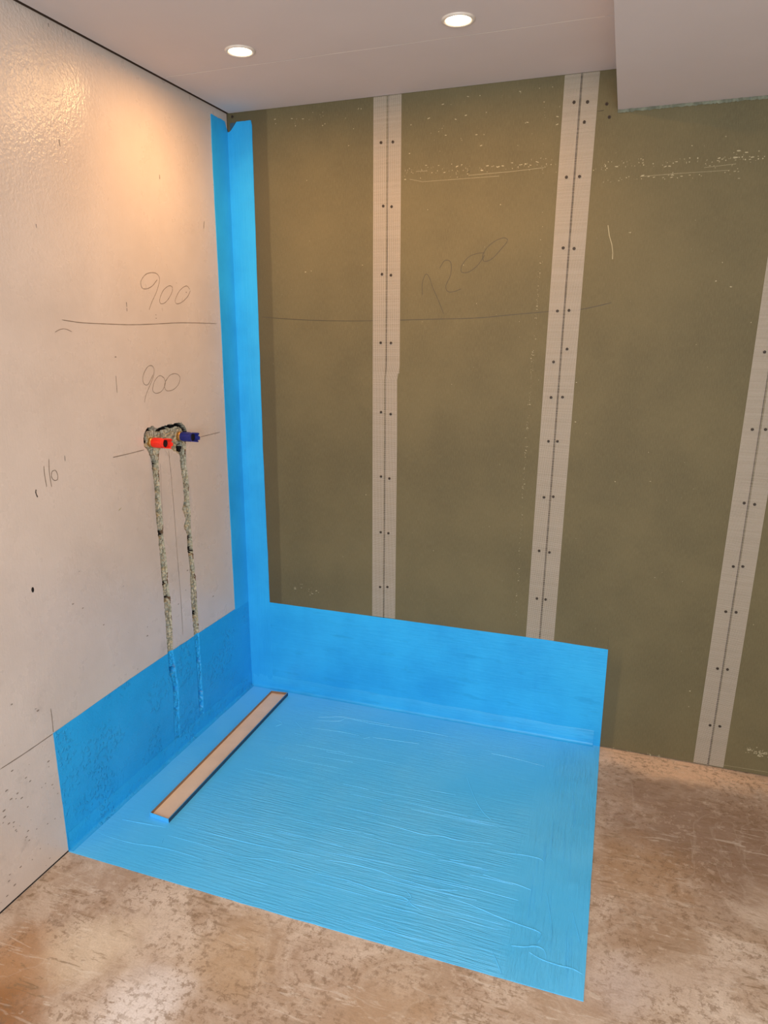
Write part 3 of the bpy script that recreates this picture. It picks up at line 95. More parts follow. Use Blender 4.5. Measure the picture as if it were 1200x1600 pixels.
RIDGES = [[[0.7313,-0.6827], [0.7796,-0.6805], [0.8295,-0.6849], [0.8862,-0.6888], [0.9495,-0.6923], [1.0078,-0.6807], [1.0533,-0.6818], [1.1534,-0.6629]], [[0.9172,-0.8927], [0.9748,-0.8948], [1.0385,-0.898], [1.0965,-0.8819]], [[0.8005,-0.9547], [0.8358,-0.9518], [0.8878,-0.9573], [0.9368,-0.9567], [0.968,-0.9566], [0.9973,-0.9755], [1.0232,-0.9841]], [[1.0773,-0.9172], [1.1178,-0.9183], [1.1587,-0.9245], [1.2125,-0.9361], [1.2643,-0.9433], [1.3209,-0.9506], [1.3286,-0.9659], [1.3197,-0.9949]], [[1.2624,-1.0179], [1.2917,-1.0113], [1.3202,-0.9994], [1.3416,-1.0051], [1.3502,-1.0327]], [[1.2189,-1.0494], [1.2396,-1.0839], [1.2523,-1.1087], [1.2658,-1.1217]], [[1.072,-0.1824], [1.1254,-0.1849], [1.1959,-0.1922], [1.2607,-0.2009]], [[1.1521,-0.7978], [1.2046,-0.8039], [1.2452,-0.804], [1.2861,-0.8115]], [[1.0176,-0.7837], [1.0739,-0.7773], [1.1444,-0.7749]], [[1.305,-1.0222], [1.3358,-1.0341], [1.3767,-1.0381], [1.4109,-1.0368], [1.4339,-1.0446], [1.4389,-1.0557]], [[0.7096,-0.8949], [0.7818,-0.8848], [0.8708,-0.884], [0.9172,-0.8927]], [[0.9681,-0.933], [0.9848,-0.9506], [0.9783,-0.9805]], [[1.0176,-0.3581], [1.0558,-0.4458], [1.0976,-0.5184], [1.1353,-0.5559]], [[1.1579,-0.6894], [1.2009,-0.6883], [1.2564,-0.6792], [1.306,-0.685], [1.3134,-0.7446]], [[1.3991,-0.8555], [1.4229,-0.948], [1.4393,-1.0412]], [[1.3283,-0.8077], [1.352,-0.9244], [1.3562,-1.0037]], [[1.2268,-0.6701], [1.229,-0.6858]], [[0.7792,-0.749], [0.8098,-0.7462]], [[1.0511,-0.7717], [1.0893,-0.7653]], [[0.3825,-0.185], [0.4673,-0.1613], [0.4843,-0.1303], [0.5423,-0.1315], [0.5999,-0.134], [0.6691,-0.1319], [0.7298,-0.1273], [0.8166,-0.1222], [0.8971,-0.1253]], [[0.3802,-0.1622], [0.4682,-0.1263], [0.5537,-0.1233], [0.6654,-0.1199]], [[0.3862,-0.2445], [0.4947,-0.2318], [0.5788,-0.2337]], [[0.6314,-0.2274], [0.7232,-0.2194], [0.8066,-0.2104]], [[0.3134,-0.2277], [0.3521,-0.2569]], [[0.3396,-0.3007], [0.3721,-0.3018], [0.3535,-0.2761]], [[0.2275,-0.234], [0.2652,-0.2506], [0.2502,-0.2803]], [[0.5435,-0.3571], [0.5728,-0.3642]], [[0.6008,-0.2473], [0.6193,-0.2318]], [[0.0256,-1.0242], [0.087,-1.0275], [0.1434,-1.0259], [0.2288,-1.0136], [0.3013,-1.0116], [0.3752,-1.0145]], [[0.2536,-0.9092], [0.3472,-0.9081], [0.4203,-0.9072], [0.4919,-0.9063], [0.5931,-0.8979], [0.6915,-0.8886]], [[0.2205,-0.9602], [0.342,-0.9604], [0.4718,-0.9679], [0.5501,-0.9514], [0.632,-0.9449]], [[0.2927,-0.9109], [0.2895,-0.8936]], [[0.2231,-0.9971], [0.2152,-0.9774]], [[0.0432,-0.9448], [0.1,-0.9406], [0.1915,-0.9316]]]
TAPE_A_R = [[0.6383,2.2118], [0.6431,1.6629], [0.6461,1.3356], [0.6367,1.3321], [0.6404,1.0918], [0.6431,0.3976]]

# ------------------------------------------------------------------ helpers
def prop(o, label=None, cat=None, group=None, kind=None):
    if label: o['label'] = label
    if cat: o['category'] = cat
    if group: o['group'] = group
    if kind: o['kind'] = kind
    return o

def link(name, bm, mats, parent=None, smooth=False):
    me = bpy.data.meshes.new(name)
    bm.normal_update()
    bm.to_mesh(me)
    bm.free()
    for m in (mats if isinstance(mats, (list, tuple)) else [mats]):
        me.materials.append(m)
    if smooth:
        for p in me.polygons: p.use_smooth = True
    o = bpy.data.objects.new(name, me)
    COL.objects.link(o)
    if parent: o.parent = parent
    return o

def empty(name, loc=(0, 0, 0)):
    o = bpy.data.objects.new(name, None)
    COL.objects.link(o)
    o.location = loc
    o.empty_display_size = 0.05
    return o

def box(bm, x0, x1, y0, y1, z0, z1, mi=0):
    v = [bm.verts.new((x, y, z)) for x in (x0, x1) for y in (y0, y1) for z in (z0, z1)]
    for f in ((0, 1, 3, 2), (4, 6, 7, 5), (0, 4, 5, 1), (2, 3, 7, 6), (0, 2, 6, 4), (1, 5, 7, 3)):
        bm.faces.new([v[i] for i in f]).material_index = mi

def lathe(bm, prof, n, org, axis='z', mi=0, jag=None):
    """prof = [(radius, height)]; revolved about an axis through org."""
    rings = []
    for k, (r, h) in enumerate(prof):
        ring = []
        for i in range(n):
            a = 2 * math.pi * i / n
            hh = h + (jag(k, i) if jag else 0)
            if axis == 'z': p = (r * math.cos(a), r * math.sin(a), hh)
            elif axis == 'x': p = (hh, r * math.cos(a), r * math.sin(a))
            else: p = (r * math.cos(a), -hh, r * math.sin(a))
            ring.append(bm.verts.new(Vector(org) + Vector(p)))
        rings.append(ring)
    for a, b in zip(rings, rings[1:]):
        for i in range(n):
            bm.faces.new((a[i], a[(i + 1) % n], b[(i + 1) % n], b[i])).material_index = mi
    return rings

def cap(bm, ring, mi=0):
    bm.faces.new(ring).material_index = mi

def interp(poly, z):
    """value at height z along a polyline [(v, z)] whose z falls."""
    if z >= poly[0][1]: return poly[0][0]
    for (a, za), (b, zb) in zip(poly, poly[1:]):
        if za >= z >= zb:
            t = (za - z) / max(za - zb, 1e-6)
            return a + (b - a) * t
    return poly[-1][0]

def inside(poly, x, y):
    c = False
    n = len(poly)
    for i in range(n):
        x0, y0 = poly[i]
        x1, y1 = poly[(i + 1) % n]
        if (y0 > y) != (y1 > y) and x < (x1 - x0) * (y - y0) / (y1 - y0) + x0: c = not c
    return c

def edge_dist(poly, x, y):
    best = 9
    n = len(poly)
    for i in range(n):
        x0, y0 = poly[i]
        x1, y1 = poly[(i + 1) % n]
        dx, dy = x1 - x0, y1 - y0
        t = max(0, min(1, ((x - x0) * dx + (y - y0) * dy) / (dx * dx + dy * dy + 1e-12)))
        best = min(best, math.hypot(x - x0 - t * dx, y - y0 - t * dy))
    return best

def smooth_line(pts, sub=6):
    """Catmull-Rom through 2D points."""
    if len(pts) < 3: return [tuple(p) for p in pts]
    P = [pts[0]] + list(pts) + [pts[-1]]
    if pts[0] == pts[-1]: P = [pts[-2]] + list(pts) + [pts[1]]
    out = []
    for i in range(1, len(P) - 2):
        a, b, c, d = P[i - 1], P[i], P[i + 1], P[i + 2]
        for k in range(sub):
            t = k / sub
            out.append(tuple(0.5 * ((2 * b[j]) + (-a[j] + c[j]) * t + (2 * a[j] - 5 * b[j] + 4 * c[j] - d[j]) * t * t
                       + (-a[j] + 3 * b[j] - 3 * c[j] + d[j]) * t ** 3) for j in (0, 1)))
    out.append(tuple(pts[-1]))
    return out

def ribbon(bm, pts, w, place, lift=0.0003, taper=True, mi=0):
    """flat stroke of width w along 2D pts; place(a, b, lift) -> world point."""
    n = len(pts)
    prev = None
    for i, (a, b) in enumerate(pts):
        a0, b0 = pts[max(0, i - 1)]
        a1, b1 = pts[min(n - 1, i + 1)]
        dx, dy = a1 - a0, b1 - b0
        l = math.hypot(dx, dy) or 1
        ww = w * (0.45 if taper and i in (0, n - 1) else 1) * (0.8 + 0.4 * random.random()) / 2
        nx, ny = -dy / l * ww, dx / l * ww
        cur = (bm.verts.new(place(a + nx, b + ny, lift)), bm.verts.new(place(a - nx, b - ny, lift)))
        if prev: bm.faces.new((prev[0], prev[1], cur[1], cur[0])).material_index = mi
        prev = cur

def on_left(s, z, lift=0.0): return Vector((-SK * s + lift, -s, z))
def on_back(x, z, lift=0.0): return Vector((x, -lift, z))
def on_floor(x, y, lift=0.0): return Vector((x, y, lift))

# ------------------------------------------------------------------ materials
def srgb(r, g, b):
    f = lambda c: (c / 255) / 12.92 if c / 255 <= 0.04045 else ((c / 255 + 0.055) / 1.055) ** 2.4
    return (f(r), f(g), f(b), 1)

class Mat:
    def __init__(s, name, rough=0.6, spec=0.5, metal=0.0):
        s.m = bpy.data.materials.new(name)
        s.m.use_nodes = True
        s.t = s.m.node_tree
        s.n = s.t.nodes
        s.b = s.n['Principled BSDF']
        s.b.inputs['Roughness'].default_value = rough
        s.b.inputs['Specular IOR Level'].default_value = spec
        s.b.inputs['Metallic'].default_value = metal
        s.co = s.n.new('ShaderNodeNewGeometry').outputs['Position']
    def L(s, a, b): s.t.links.new(a, b)
    def mapped(s, scale=(1, 1, 1), loc=(0, 0, 0), rot=(0, 0, 0)):
        k = s.n.new('ShaderNodeMapping')
        k.inputs['Scale'].default_value = scale
        k.inputs['Location'].default_value = loc
        k.inputs['Rotation'].default_value = rot
        s.L(s.co, k.inputs[0])
        return k.outputs[0]
    def noise(s, scale, detail=4, rough=0.55, dist=0.0, vec=None):
        k = s.n.new('ShaderNodeTexNoise')
        k.inputs['Scale'].default_value = scale
        k.inputs['Detail'].default_value = detail
        k.inputs['Roughness'].default_value = rough
        k.inputs['Distortion'].default_value = dist
        s.L(vec or s.co, k.inputs['Vector'])
        return k.outputs[0]
    def voronoi(s, scale, vec=None, feature='F1', rand=1.0):
        k = s.n.new('ShaderNodeTexVoronoi')
        k.feature = feature
        k.inputs['Scale'].default_value = scale
        k.inputs['Randomness'].default_value = rand
        s.L(vec or s.co, k.inputs['Vector'])
        return k.outputs['Distance']
    def ramp(s, fac, lo, hi, a=0.0, b=1.0):
        k = s.n.new('ShaderNodeMapRange')
        k.inputs['From Min'].default_value = lo
        k.inputs['From Max'].default_value = hi
        k.inputs['To Min'].default_value = a
        k.inputs['To Max'].default_value = b
        k.interpolation_type = 'SMOOTHSTEP'
        s.L(fac, k.inputs['Value'])
        return k.outputs[0]
    def math(s, op, a, b=0.0):
        k = s.n.new('ShaderNodeMath')
        k.operation = op
        for i, v in enumerate((a, b)):
            if isinstance(v, (int, float)): k.inputs[i].default_value = v
            else: s.L(v, k.inputs[i])
        return k.outputs[0]
    def mix(s, fac, a, b, mode='MIX'):
        k = s.n.new('ShaderNodeMix')
        k.data_type = 'RGBA'
        k.blend_type = mode
        if isinstance(fac, (int, float)): k.inputs[0].default_value = fac
        else: s.L(fac, k.inputs[0])
        for i, v in ((6, a), (7, b)):
            if isinstance(v, tuple): k.inputs[i].default_value = v
            else: s.L(v, k.inputs[i])
        return k.outputs[2]
    def xyz(s):
        k = s.n.new('ShaderNodeSeparateXYZ')
        s.L(s.co, k.inputs[0])
        return k.outputs
    def blob(s, c, r, sc=(1, 1, 1)):
        """1 at point c fading to 0 at radius r, edge broken by noise."""
        k = s.n.new('ShaderNodeVectorMath')
        k.operation = 'DISTANCE'
        v = s.n.new('ShaderNodeMapping')
        v.inputs['Scale'].default_value = sc
        s.L(s.co, v.inputs[0])
        s.L(v.outputs[0], k.inputs[0])
        k.inputs[1].default_value = tuple(a * b for a, b in zip(c, sc))
        d = s.math('ADD', k.outputs['Value'], s.math('MULTIPLY', s.math('SUBTRACT', s.noise(7, 5, 0.6), 0.5), r * 1.3))
        return s.ramp(d, r * 0.25, r, 1.0, 0.0)
    def color(s, c):
        if isinstance(c, tuple): s.b.inputs['Base Color'].default_value = c
        else: s.L(c, s.b.inputs['Base Color'])
        return s
    def bump(s, h, strength=0.3, dist=0.002):
        k = s.n.new('ShaderNodeBump')
        k.inputs['Strength'].default_value = strength
        k.inputs['Distance'].default_value = dist
        if getattr(s, 'lastb', None): s.L(s.lastb, k.inputs['Normal'])
        s.L(h, k.inputs['Height'])
        s.lastb = k.outputs[0]
        s.L(k.outputs[0], s.b.inputs['Normal'])
        return s

def m_wall_paint():
    m = Mat('cream_wall_paint', 0.36, 0.5)
    c = m.mix(m.ramp(m.noise(2.2, 5, 0.6), 0.35, 0.7), srgb(210, 195, 184), srgb(199, 184, 173))
    grime = m.ramp(m.noise(11, 6, 0.65), 0.56, 0.74, 0, 0.30)
    low = m.ramp(m.xyz()[2], 0.2, 1.1, 1.0, 0.15)
    c = m.mix(m.math('MULTIPLY', grime, low), c, srgb(150, 134, 124))
    pits = m.ramp(m.voronoi(55), 0.05, 0.11, 1, 0)
    sel = m.ramp(m.noise(17, 2), 0.64, 0.70, 0, 0.6)
    c = m.mix(m.math('MULTIPLY', m.math('MULTIPLY', pits, sel), low), c, srgb(120, 106, 96))
    m.color(c)
    X = m.xyz()
    stip = m.math('MULTIPLY', m.ramp(X[1], -0.86, -0.62, 1.0, 0.05), m.ramp(X[2], 1.5, 1.9, 0.10, 1.0))   # stippled coat high on the wall
    m.bump(m.math('MULTIPLY', m.noise(120, 3, 0.55), stip), 0.55, 0.0035)
    m.bump(m.noise(170, 3, 0.5), 0.12, 0.001)
    m.bump(m.noise(30, 4, 0.5), 0.10, 0.002)
    st = m.mapped((40, 40, 3))
    m.bump(m.noise(6, 3, 0.5, vec=st), 0.10, 0.002)
    m.L(m.ramp(m.noise(9, 4), 0.3, 0.7, 0.25, 0.34), m.b.inputs['Roughness'])
    return m.m

def m_ceiling():
    m = Mat('matt_ceiling_paint', 0.85, 0.25)
    c = m.mix(m.noise(3, 5), srgb(218, 204, 198), srgb(206, 192, 186))
    m.color(c)
    m.bump(m.noise(60, 4), 0.12, 0.001)
    return m.m

def m_board():
    m = Mat('moisture_board_paper', 0.72, 0.3)
    X = m.xyz()
    c = m.mix(m.ramp(m.noise(2.6, 6, 0.6), 0.3, 0.72), srgb(109, 98, 69), srgb(94, 85, 60))
    fib = m.noise(14, 5, 0.7, vec=m.mapped((30, 30, 4)))
    c = m.mix(m.ramp(fib, 0.35, 0.75, 0, 0.35), c, srgb(126, 116, 86))
    fib2 = m.noise(20, 4, 0.7, vec=m.mapped((4, 4, 30)))
    c = m.mix(m.ramp(fib2, 0.4, 0.8, 0, 0.22), c, srgb(88, 80, 55))
    # primer brushed along the corner and beside the tanked area
    pr = m.math('MULTIPLY', m.ramp(m.math('ADD', X[0], m.math('MULTIPLY', m.noise(6, 3), 0.012)), 0.158, 0.166, 1, 0), 0.42)
    c = m.mix(pr, c, srgb(72, 62, 42))
    e = m.math('MULTIPLY', m.ramp(X[0], 1.425, 1.435), m.ramp(X[0], 1.478, 1.49, 1, 0))
    e = m.math('MULTIPLY', m.math('MULTIPLY', e, m.ramp(X[2], 0.30, 0.42, 1, 0)), 0.4)
    c = m.mix(e, c, srgb(80, 76, 58))
    spk = m.math('MULTIPLY', m.ramp(m.voronoi(34), 0.025, 0.06, 1, 0), m.ramp(m.noise(9, 2), 0.62, 0.66))
    c = m.mix(m.math('MULTIPLY', spk, 0.6), c, srgb(150, 144, 120))
    m.color(c)
    m.bump(m.noise(160, 3), 0.15, 0.0008)
    return m.m

def m_membrane(kind):
    m = Mat('blue_membrane_' + kind, 0.42, 0.45)
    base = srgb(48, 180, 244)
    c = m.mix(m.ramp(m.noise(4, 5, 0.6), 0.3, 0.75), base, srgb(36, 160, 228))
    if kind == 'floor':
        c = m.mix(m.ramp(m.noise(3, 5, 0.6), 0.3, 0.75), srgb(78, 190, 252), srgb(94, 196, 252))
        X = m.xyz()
        # brush marks: along x over most of the floor, along y beside the right edge
        wob = m.noise(2.0, 2)
        a = m.noise(9, 4, 0.6, 0.3, vec=m.mapped((1.1, 17, 1), rot=(0, 0, 0.03)))
        b = m.math('MULTIPLY', m.noise(9, 4, 0.6, 0.3, vec=m.mapped((13, 1.0, 1))), 1.6)
        edge = m.ramp(m.math('ADD', X[0], m.math('MULTIPLY', wob, 0.10)), 1.27, 1.34)
        k = m.n.new('ShaderNodeMix')
        m.L(edge, k.inputs[0]); m.L(a, k.inputs[2]); m.L(b, k.inputs[3])
        amp = m.ramp(m.noise(3.2, 3), 0.34, 0.6, 0.25, 1.0)
        near = m.math('MAXIMUM', m.ramp(X[1], -0.75, -0.35, 1.0, 0.40), m.ramp(X[0], 1.26, 1.32, 0.0, 1.0))
        left = m.ramp(X[0], 0.12, 0.40, 0.25, 1.0)
        h = m.math('MULTIPLY', m.math('MULTIPLY', m.math('MULTIPLY', k.outputs[0], amp), near), left)
        m.bump(h, 0.8, 0.0055)
        m.bump(m.noise(25, 4), 0.25, 0.002)
        m.b.inputs['Roughness'].default_value = 0.36
        m.b.inputs['Specular IOR Level'].default_value = 0.45
    elif kind == 'back':
        st = m.ramp(m.noise(6, 5, 0.6, vec=m.mapped((1, 1, 5))), 0.56, 0.68)
        c = m.mix(m.math('MULTIPLY', st, 0.35), c, srgb(24, 142, 205))
        m.bump(m.noise(9, 4, 0.6, vec=m.mapped((1.2, 1, 12))), 0.5, 0.002)
        m.bump(m.noise(60, 3), 0.12, 0.001)
    elif kind == 'strip':
        m.bump(m.noise(9, 4, 0.6, vec=m.mapped((20, 20, 1.2))), 0.45, 0.002)
    else:
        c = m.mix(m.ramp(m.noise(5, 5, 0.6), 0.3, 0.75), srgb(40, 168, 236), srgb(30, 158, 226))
        m.bump(m.math('MULTIPLY', m.ramp(m.noise(70, 4, 0.65), 0.5, 0.66), m.ramp(m.noise(7, 3), 0.46, 0.6, 0.15, 1.0)), 0.9, 0.0022)
        m.bump(m.noise(90, 4, 0.6), 0.35, 0.002)
        m.bump(m.noise(14, 4, 0.6, vec=m.mapped((1, 1, 1.5))), 0.3, 0.003)
    m.color(c)
    return m.m

def m_concrete():
    m = Mat('raw_concrete_screed', 0.8, 0.25)
    warp = m.noise(4, 5, 0.65, 1.4)
    c = m.mix(m.ramp(warp, 0.34, 0.62), srgb(214, 199, 184), srgb(178, 156, 135))
    big = m.ramp(m.noise(1.7, 4, 0.6, 0.5), 0.42, 0.62)
    c = m.mix(m.math('MULTIPLY', big, 0.5), c, srgb(169, 145, 126))
    # stains and pale patches where the photograph has them
    for cc, r, col, k, sc in (
        ((1.76, -0.40, 0), 0.42, srgb(132, 106, 87), 0.75, (1, 1, 1)),
        ((1.60, -0.62, 0), 0.20, srgb(169, 133, 92), 0.5, (1, 1, 1)),
        ((1.62, -0.86, 0), 0.15, srgb(151, 122, 92), 0.5, (1, 1, 1)),
        ((0.12, -1.52, 0), 0.20, srgb(169, 122, 74), 0.8, (1, 1, 1)),
        ((0.22, -1.62, 0), 0.15, srgb(144, 99, 58), 0.8, (1, 1, 1)),
        ((0.62, -1.26, 0), 0.16, srgb(178, 148, 112), 0.6, (1, 1, 1)),
        ((1.05, -1.33, 0), 0.20, srgb(169, 136, 101), 0.45, (1, 1, 1)),
        ((0.50, -1.50, 0), 0.17, srgb(232, 226, 224), 0.75, (1, 1, 1)),
        ((0.28, -1.38, 0), 0.16, srgb(225, 209, 186), 0.6, (1, 1, 1)),
        ((1.52, -1.05, 0), 0.12, srgb(198, 185, 179), 0.6, (1, 1, 1)),
        ((1.70, -0.05, 0), 0.55, srgb(232, 196, 164), 0.9, (1, 4.5, 1)),  # brightened strip along the back wall
    ):
        c = m.mix(m.math('MULTIPLY', m.blob(cc, r, sc), k), c, col)
    # mottling, scratches, trowel swirls
    mot = m.math('MULTIPLY', m.ramp(m.noise(48, 6, 0.8), 0.505, 0.58), m.ramp(m.noise(4.5, 4), 0.36, 0.56))
    c = m.mix(m.math('MULTIPLY', mot, 0.62), c, srgb(126, 102, 79))
    mot2 = m.math('MULTIPLY', m.ramp(m.noise(38, 5, 0.75, 0.3), 0.53, 0.62), m.ramp(m.noise(3.3, 4), 0.44, 0.62))
    c = m.mix(m.math('MULTIPLY', mot2, 0.25), c, srgb(232, 217, 200))
    for rot, sd, col, k in ((0.9, 0.0, srgb(131, 109, 82), 0.65), (-0.5, 3.0, srgb(232, 224, 213), 0.32), (0.35, 7.0, srgb(137, 111, 85), 0.5)):
        s1 = m.noise(8, 5, 0.65, 1.2, vec=m.mapped((1.2, 6.5, 1), loc=(sd, sd, 0), rot=(0, 0, rot)))
        c = m.mix(m.math('MULTIPLY', m.math('MULTIPLY', m.ramp(s1, 0.575, 0.64), m.ramp(m.noise(2.6 + sd * 0.1, 3), 0.42, 0.6)), k), c, col)
    vein = m.math('ABSOLUTE', m.math('SUBTRACT', m.noise(2.3, 5, 0.55, 0.8), 0.5))
    c = m.mix(m.ramp(vein, 0.0, 0.012, 0.12, 0), c, srgb(225, 214, 200))
    fine = m.noise(220, 3, 0.7)
    c = m.mix(m.ramp(fine, 0.35, 0.75, 0, 0.25), c, srgb(135, 116, 98))
    m.color(c)
    m.bump(m.noise(45, 5, 0.65), 0.35, 0.003)
    m.bump(m.noise(9, 5, 0.6, 1.0, vec=m.mapped((1.5, 5, 1), rot=(0, 0, 0.8))), 0.3, 0.004)
    return m.m

def m_plaster():
    m = Mat('rough_grey_plaster', 0.92, 0.15)
    c = m.mix(m.ramp(m.noise(90, 4, 0.7), 0.35, 0.68), srgb(190, 184, 164), srgb(122, 118, 102))
    c = m.mix(m.ramp(m.noise(35, 3), 0.5, 0.7, 0, 0.35), c, srgb(176, 160, 120))
    p = m.ramp(m.voronoi(130), 0.12, 0.25, 1, 0)
    c = m.mix(m.math('MULTIPLY', p, m.ramp(m.noise(60, 2), 0.5, 0.6)), c, srgb(48, 44, 34))
    m.color(c)
    m.bump(m.noise(150, 4, 0.7), 0.8, 0.004)
    return m.m

def m_plain(name, col, rough=0.5, metal=0.0, spec=0.5, var=0.06, sc=40, bump=0.0):
    m = Mat(name, rough, spec, metal)
    dk = tuple(c * (1 - var * 2.5) for c in col[:3]) + (1,)
    m.color(m.mix(m.noise(sc, 4), dk, col))
    if bump: m.bump(m.noise(sc * 3, 4), bump, 0.001)
    return m.m

M_WALL, M_CEIL, M_BOARD, M_CONC, M_PLAST = m_wall_paint(), m_ceiling(), m_board(), m_concrete(), m_plaster()
M_MF, M_MB, M_ML, M_MS = m_membrane('floor'), m_membrane('back'), m_membrane('left'), m_membrane('strip')
M_TAPE = m_plain('fibreglass_mesh', srgb(180, 166, 150), 0.6, var=0.04, sc=20)
M_GRAPH = m_plain('pencil_graphite', srgb(136, 118, 102), 0.6, var=0.1)
M_GRAPHB = m_plain('pencil_on_board', srgb(78, 70, 50), 0.6, var=0.1)
M_DARK = m_plain('dark_mark', srgb(52, 42, 34), 0.8)
M_PIT = m_plain('grey_pit', srgb(140, 124, 112), 0.9)
M_CHALK = m_plain('gypsum_scuff', srgb(176, 164, 132), 0.9)
M_SCREW = m_plain('phosphated_screw', srgb(70, 56, 44), 0.55, metal=0.4)
M_CAVITY_DARK = m_plain('dark_cavity', srgb(30, 20, 14), 0.9)
M_TORN = m_plain('torn_board_paper', srgb(104, 80, 58), 0.9)
M_RED = m_plain('red_plug_plastic', srgb(240, 50, 32), 0.4, var=0.03)
M_BLUE = m_plain('blue_plug_plastic', srgb(38, 44, 122), 0.4, var=0.05)
M_PLUG_SHADE = m_plain('plug_shade_black', srgb(24, 16, 18), 0.8)
M_BRASS = m_plain('brass_fitting', srgb(196, 150, 84), 0.4, metal=0.7)
M_GYP = m_plain('cut_gypsum_edge', srgb(160, 164, 142), 0.95, var=0.34, sc=60, bump=0.8)
M_TROUGH = m_plain('beige_drain_tray', srgb(238, 208, 178), 0.55, var=0.10, sc=14, bump=0.2)
M_SIDE = m_plain('dark_drain_side', srgb(44, 72, 98), 0.5, var=0.15, sc=30)
M_TRAYSIDE = m_plain('brown_drain_side', srgb(150, 116, 90), 0.5, var=0.12, sc=25)
M_RIM = m_plain('white_lamp_ring', srgb(226, 212, 198), 0.4)
def m_emit():
    m = Mat('lit_lamp_lens')
    m.color(srgb(255, 240, 220))
    m.b.inputs['Emission Color'].default_value = (1.0, 0.78, 0.52, 1)
    m.b.inputs['Emission Strength'].default_value = 14.0
    return m.m
M_LENS = m_emit()

# ------------------------------------------------------------------ floor, ceiling, far walls
bm = bmesh.new()
box(bm, -0.12, XR + 0.1, YF - 0.1, 0.14, -0.12, 0.0)
floor = prop(link('floor', bm, M_CONC), kind='structure')

bm = bmesh.new()
GAP = 0.0105
def slab(pts, z0, z1):
    lo = [bm.verts.new((x, y, z0)) for x, y in pts]
    hi = [bm.verts.new((x, y, z1)) for x, y in pts]
    bm.faces.new(lo[::-1]); bm.faces.new(hi)
    for i in range(len(pts)):
        j = (i + 1) % len(pts)
        bm.faces.new((lo[i], lo[j], hi[j], hi[i]))
JY = -0.3945
slab([(GAP, -0.003), (1.40, -0.003), (1.40, JY + 0.001), (JY * SK + GAP, JY + 0.001)], H, H + 0.0125)
slab([(JY * SK + GAP, JY - 0.001), (1.40, JY - 0.001), (1.40, YF), (YF * SK + GAP, YF)], H, H + 0.0125)
ceiling = prop(link('ceiling', bm, M_CEIL), kind='structure')
bm = bmesh.new()
box(bm, -0.1, XR, YF, 0.0, H + 0.035, H + 0.06)
link('ceiling_gap_shade', bm, M_CAVITY_DARK, ceiling)  # backing slab coloured near-black for the shade in the ceiling gap
bm = bmesh.new()
ribbon(bm, [(x * 0.05 + 0.02, JY + 0.0007 * math.sin(x)) for x in range(26)], 0.0032, lambda a, b, l: Vector((a, b, H - l)), 0.0004, False)
link('ceiling_seam', bm, m_plain('seam_filler', srgb(250, 240, 230), 0.8), ceiling)

bm = bmesh.new()
BX0, BX1 = 1.3065, XR
box(bm, BX0, BX1, YF, -0.0075, HB, HB + 0.0125)
box(bm, BX0, BX0 + 0.0125, YF, -0.0075, HB + 0.0125, H)
bulk = prop(link('ceiling_bulkhead', bm, M_CEIL), kind='structure')
bm = bmesh.new()                                             # ragged cut end of the board, facing the wall
random.seed(11)
prev = None
n = 300
for i in range(n + 1):
    x = BX0 + (BX1 - BX0) * i / n
    e = 0.0030 + 0.0055 * abs(noise.noise(Vector((x * 55, 0.3, 0)))) + 0.0025 * random.random()
    cur = [bm.verts.new(p) for p in ((x, -0.0075 - e * 0.9, HB - 0.0004), (x, -0.0075 + e * 0.75, HB - 0.0045 - 0.003 * random.random()),
           (x, -0.0035 + e * 0.3, HB + 0.004), (x, -0.0068, HB + 0.0115))]
    if prev:
        for k in range(3):
            bm.faces.new((prev[k], cur[k], cur[k + 1], prev[k + 1]))
    prev = cur
prop(link('rough_edge', bm, M_GYP, bulk), 'ragged grey-green cut gypsum edge')

bm = bmesh.new()
box(bm, XR, XR + 0.1, YF, 0.1, 0.0, H + 0.06)
prop(link('wall_right', bm, M_WALL), kind='structure')
bm = bmesh.new()
wx0, wx1, wz0, wz1 = WIN_X - 0.65, WIN_X + 0.65, 0.70, 2.0
box(bm, -0.15, wx0, YF - 0.1, YF, 0, H + 0.06); box(bm, wx1, XR + 0.1, YF - 0.1, YF, 0, H + 0.06)
box(bm, wx0, wx1, YF - 0.1, YF, 0, wz0); box(bm, wx0, wx1, YF - 0.1, YF, wz1, H + 0.06)
prop(link('wall_front', bm, M_WALL), kind='structure')

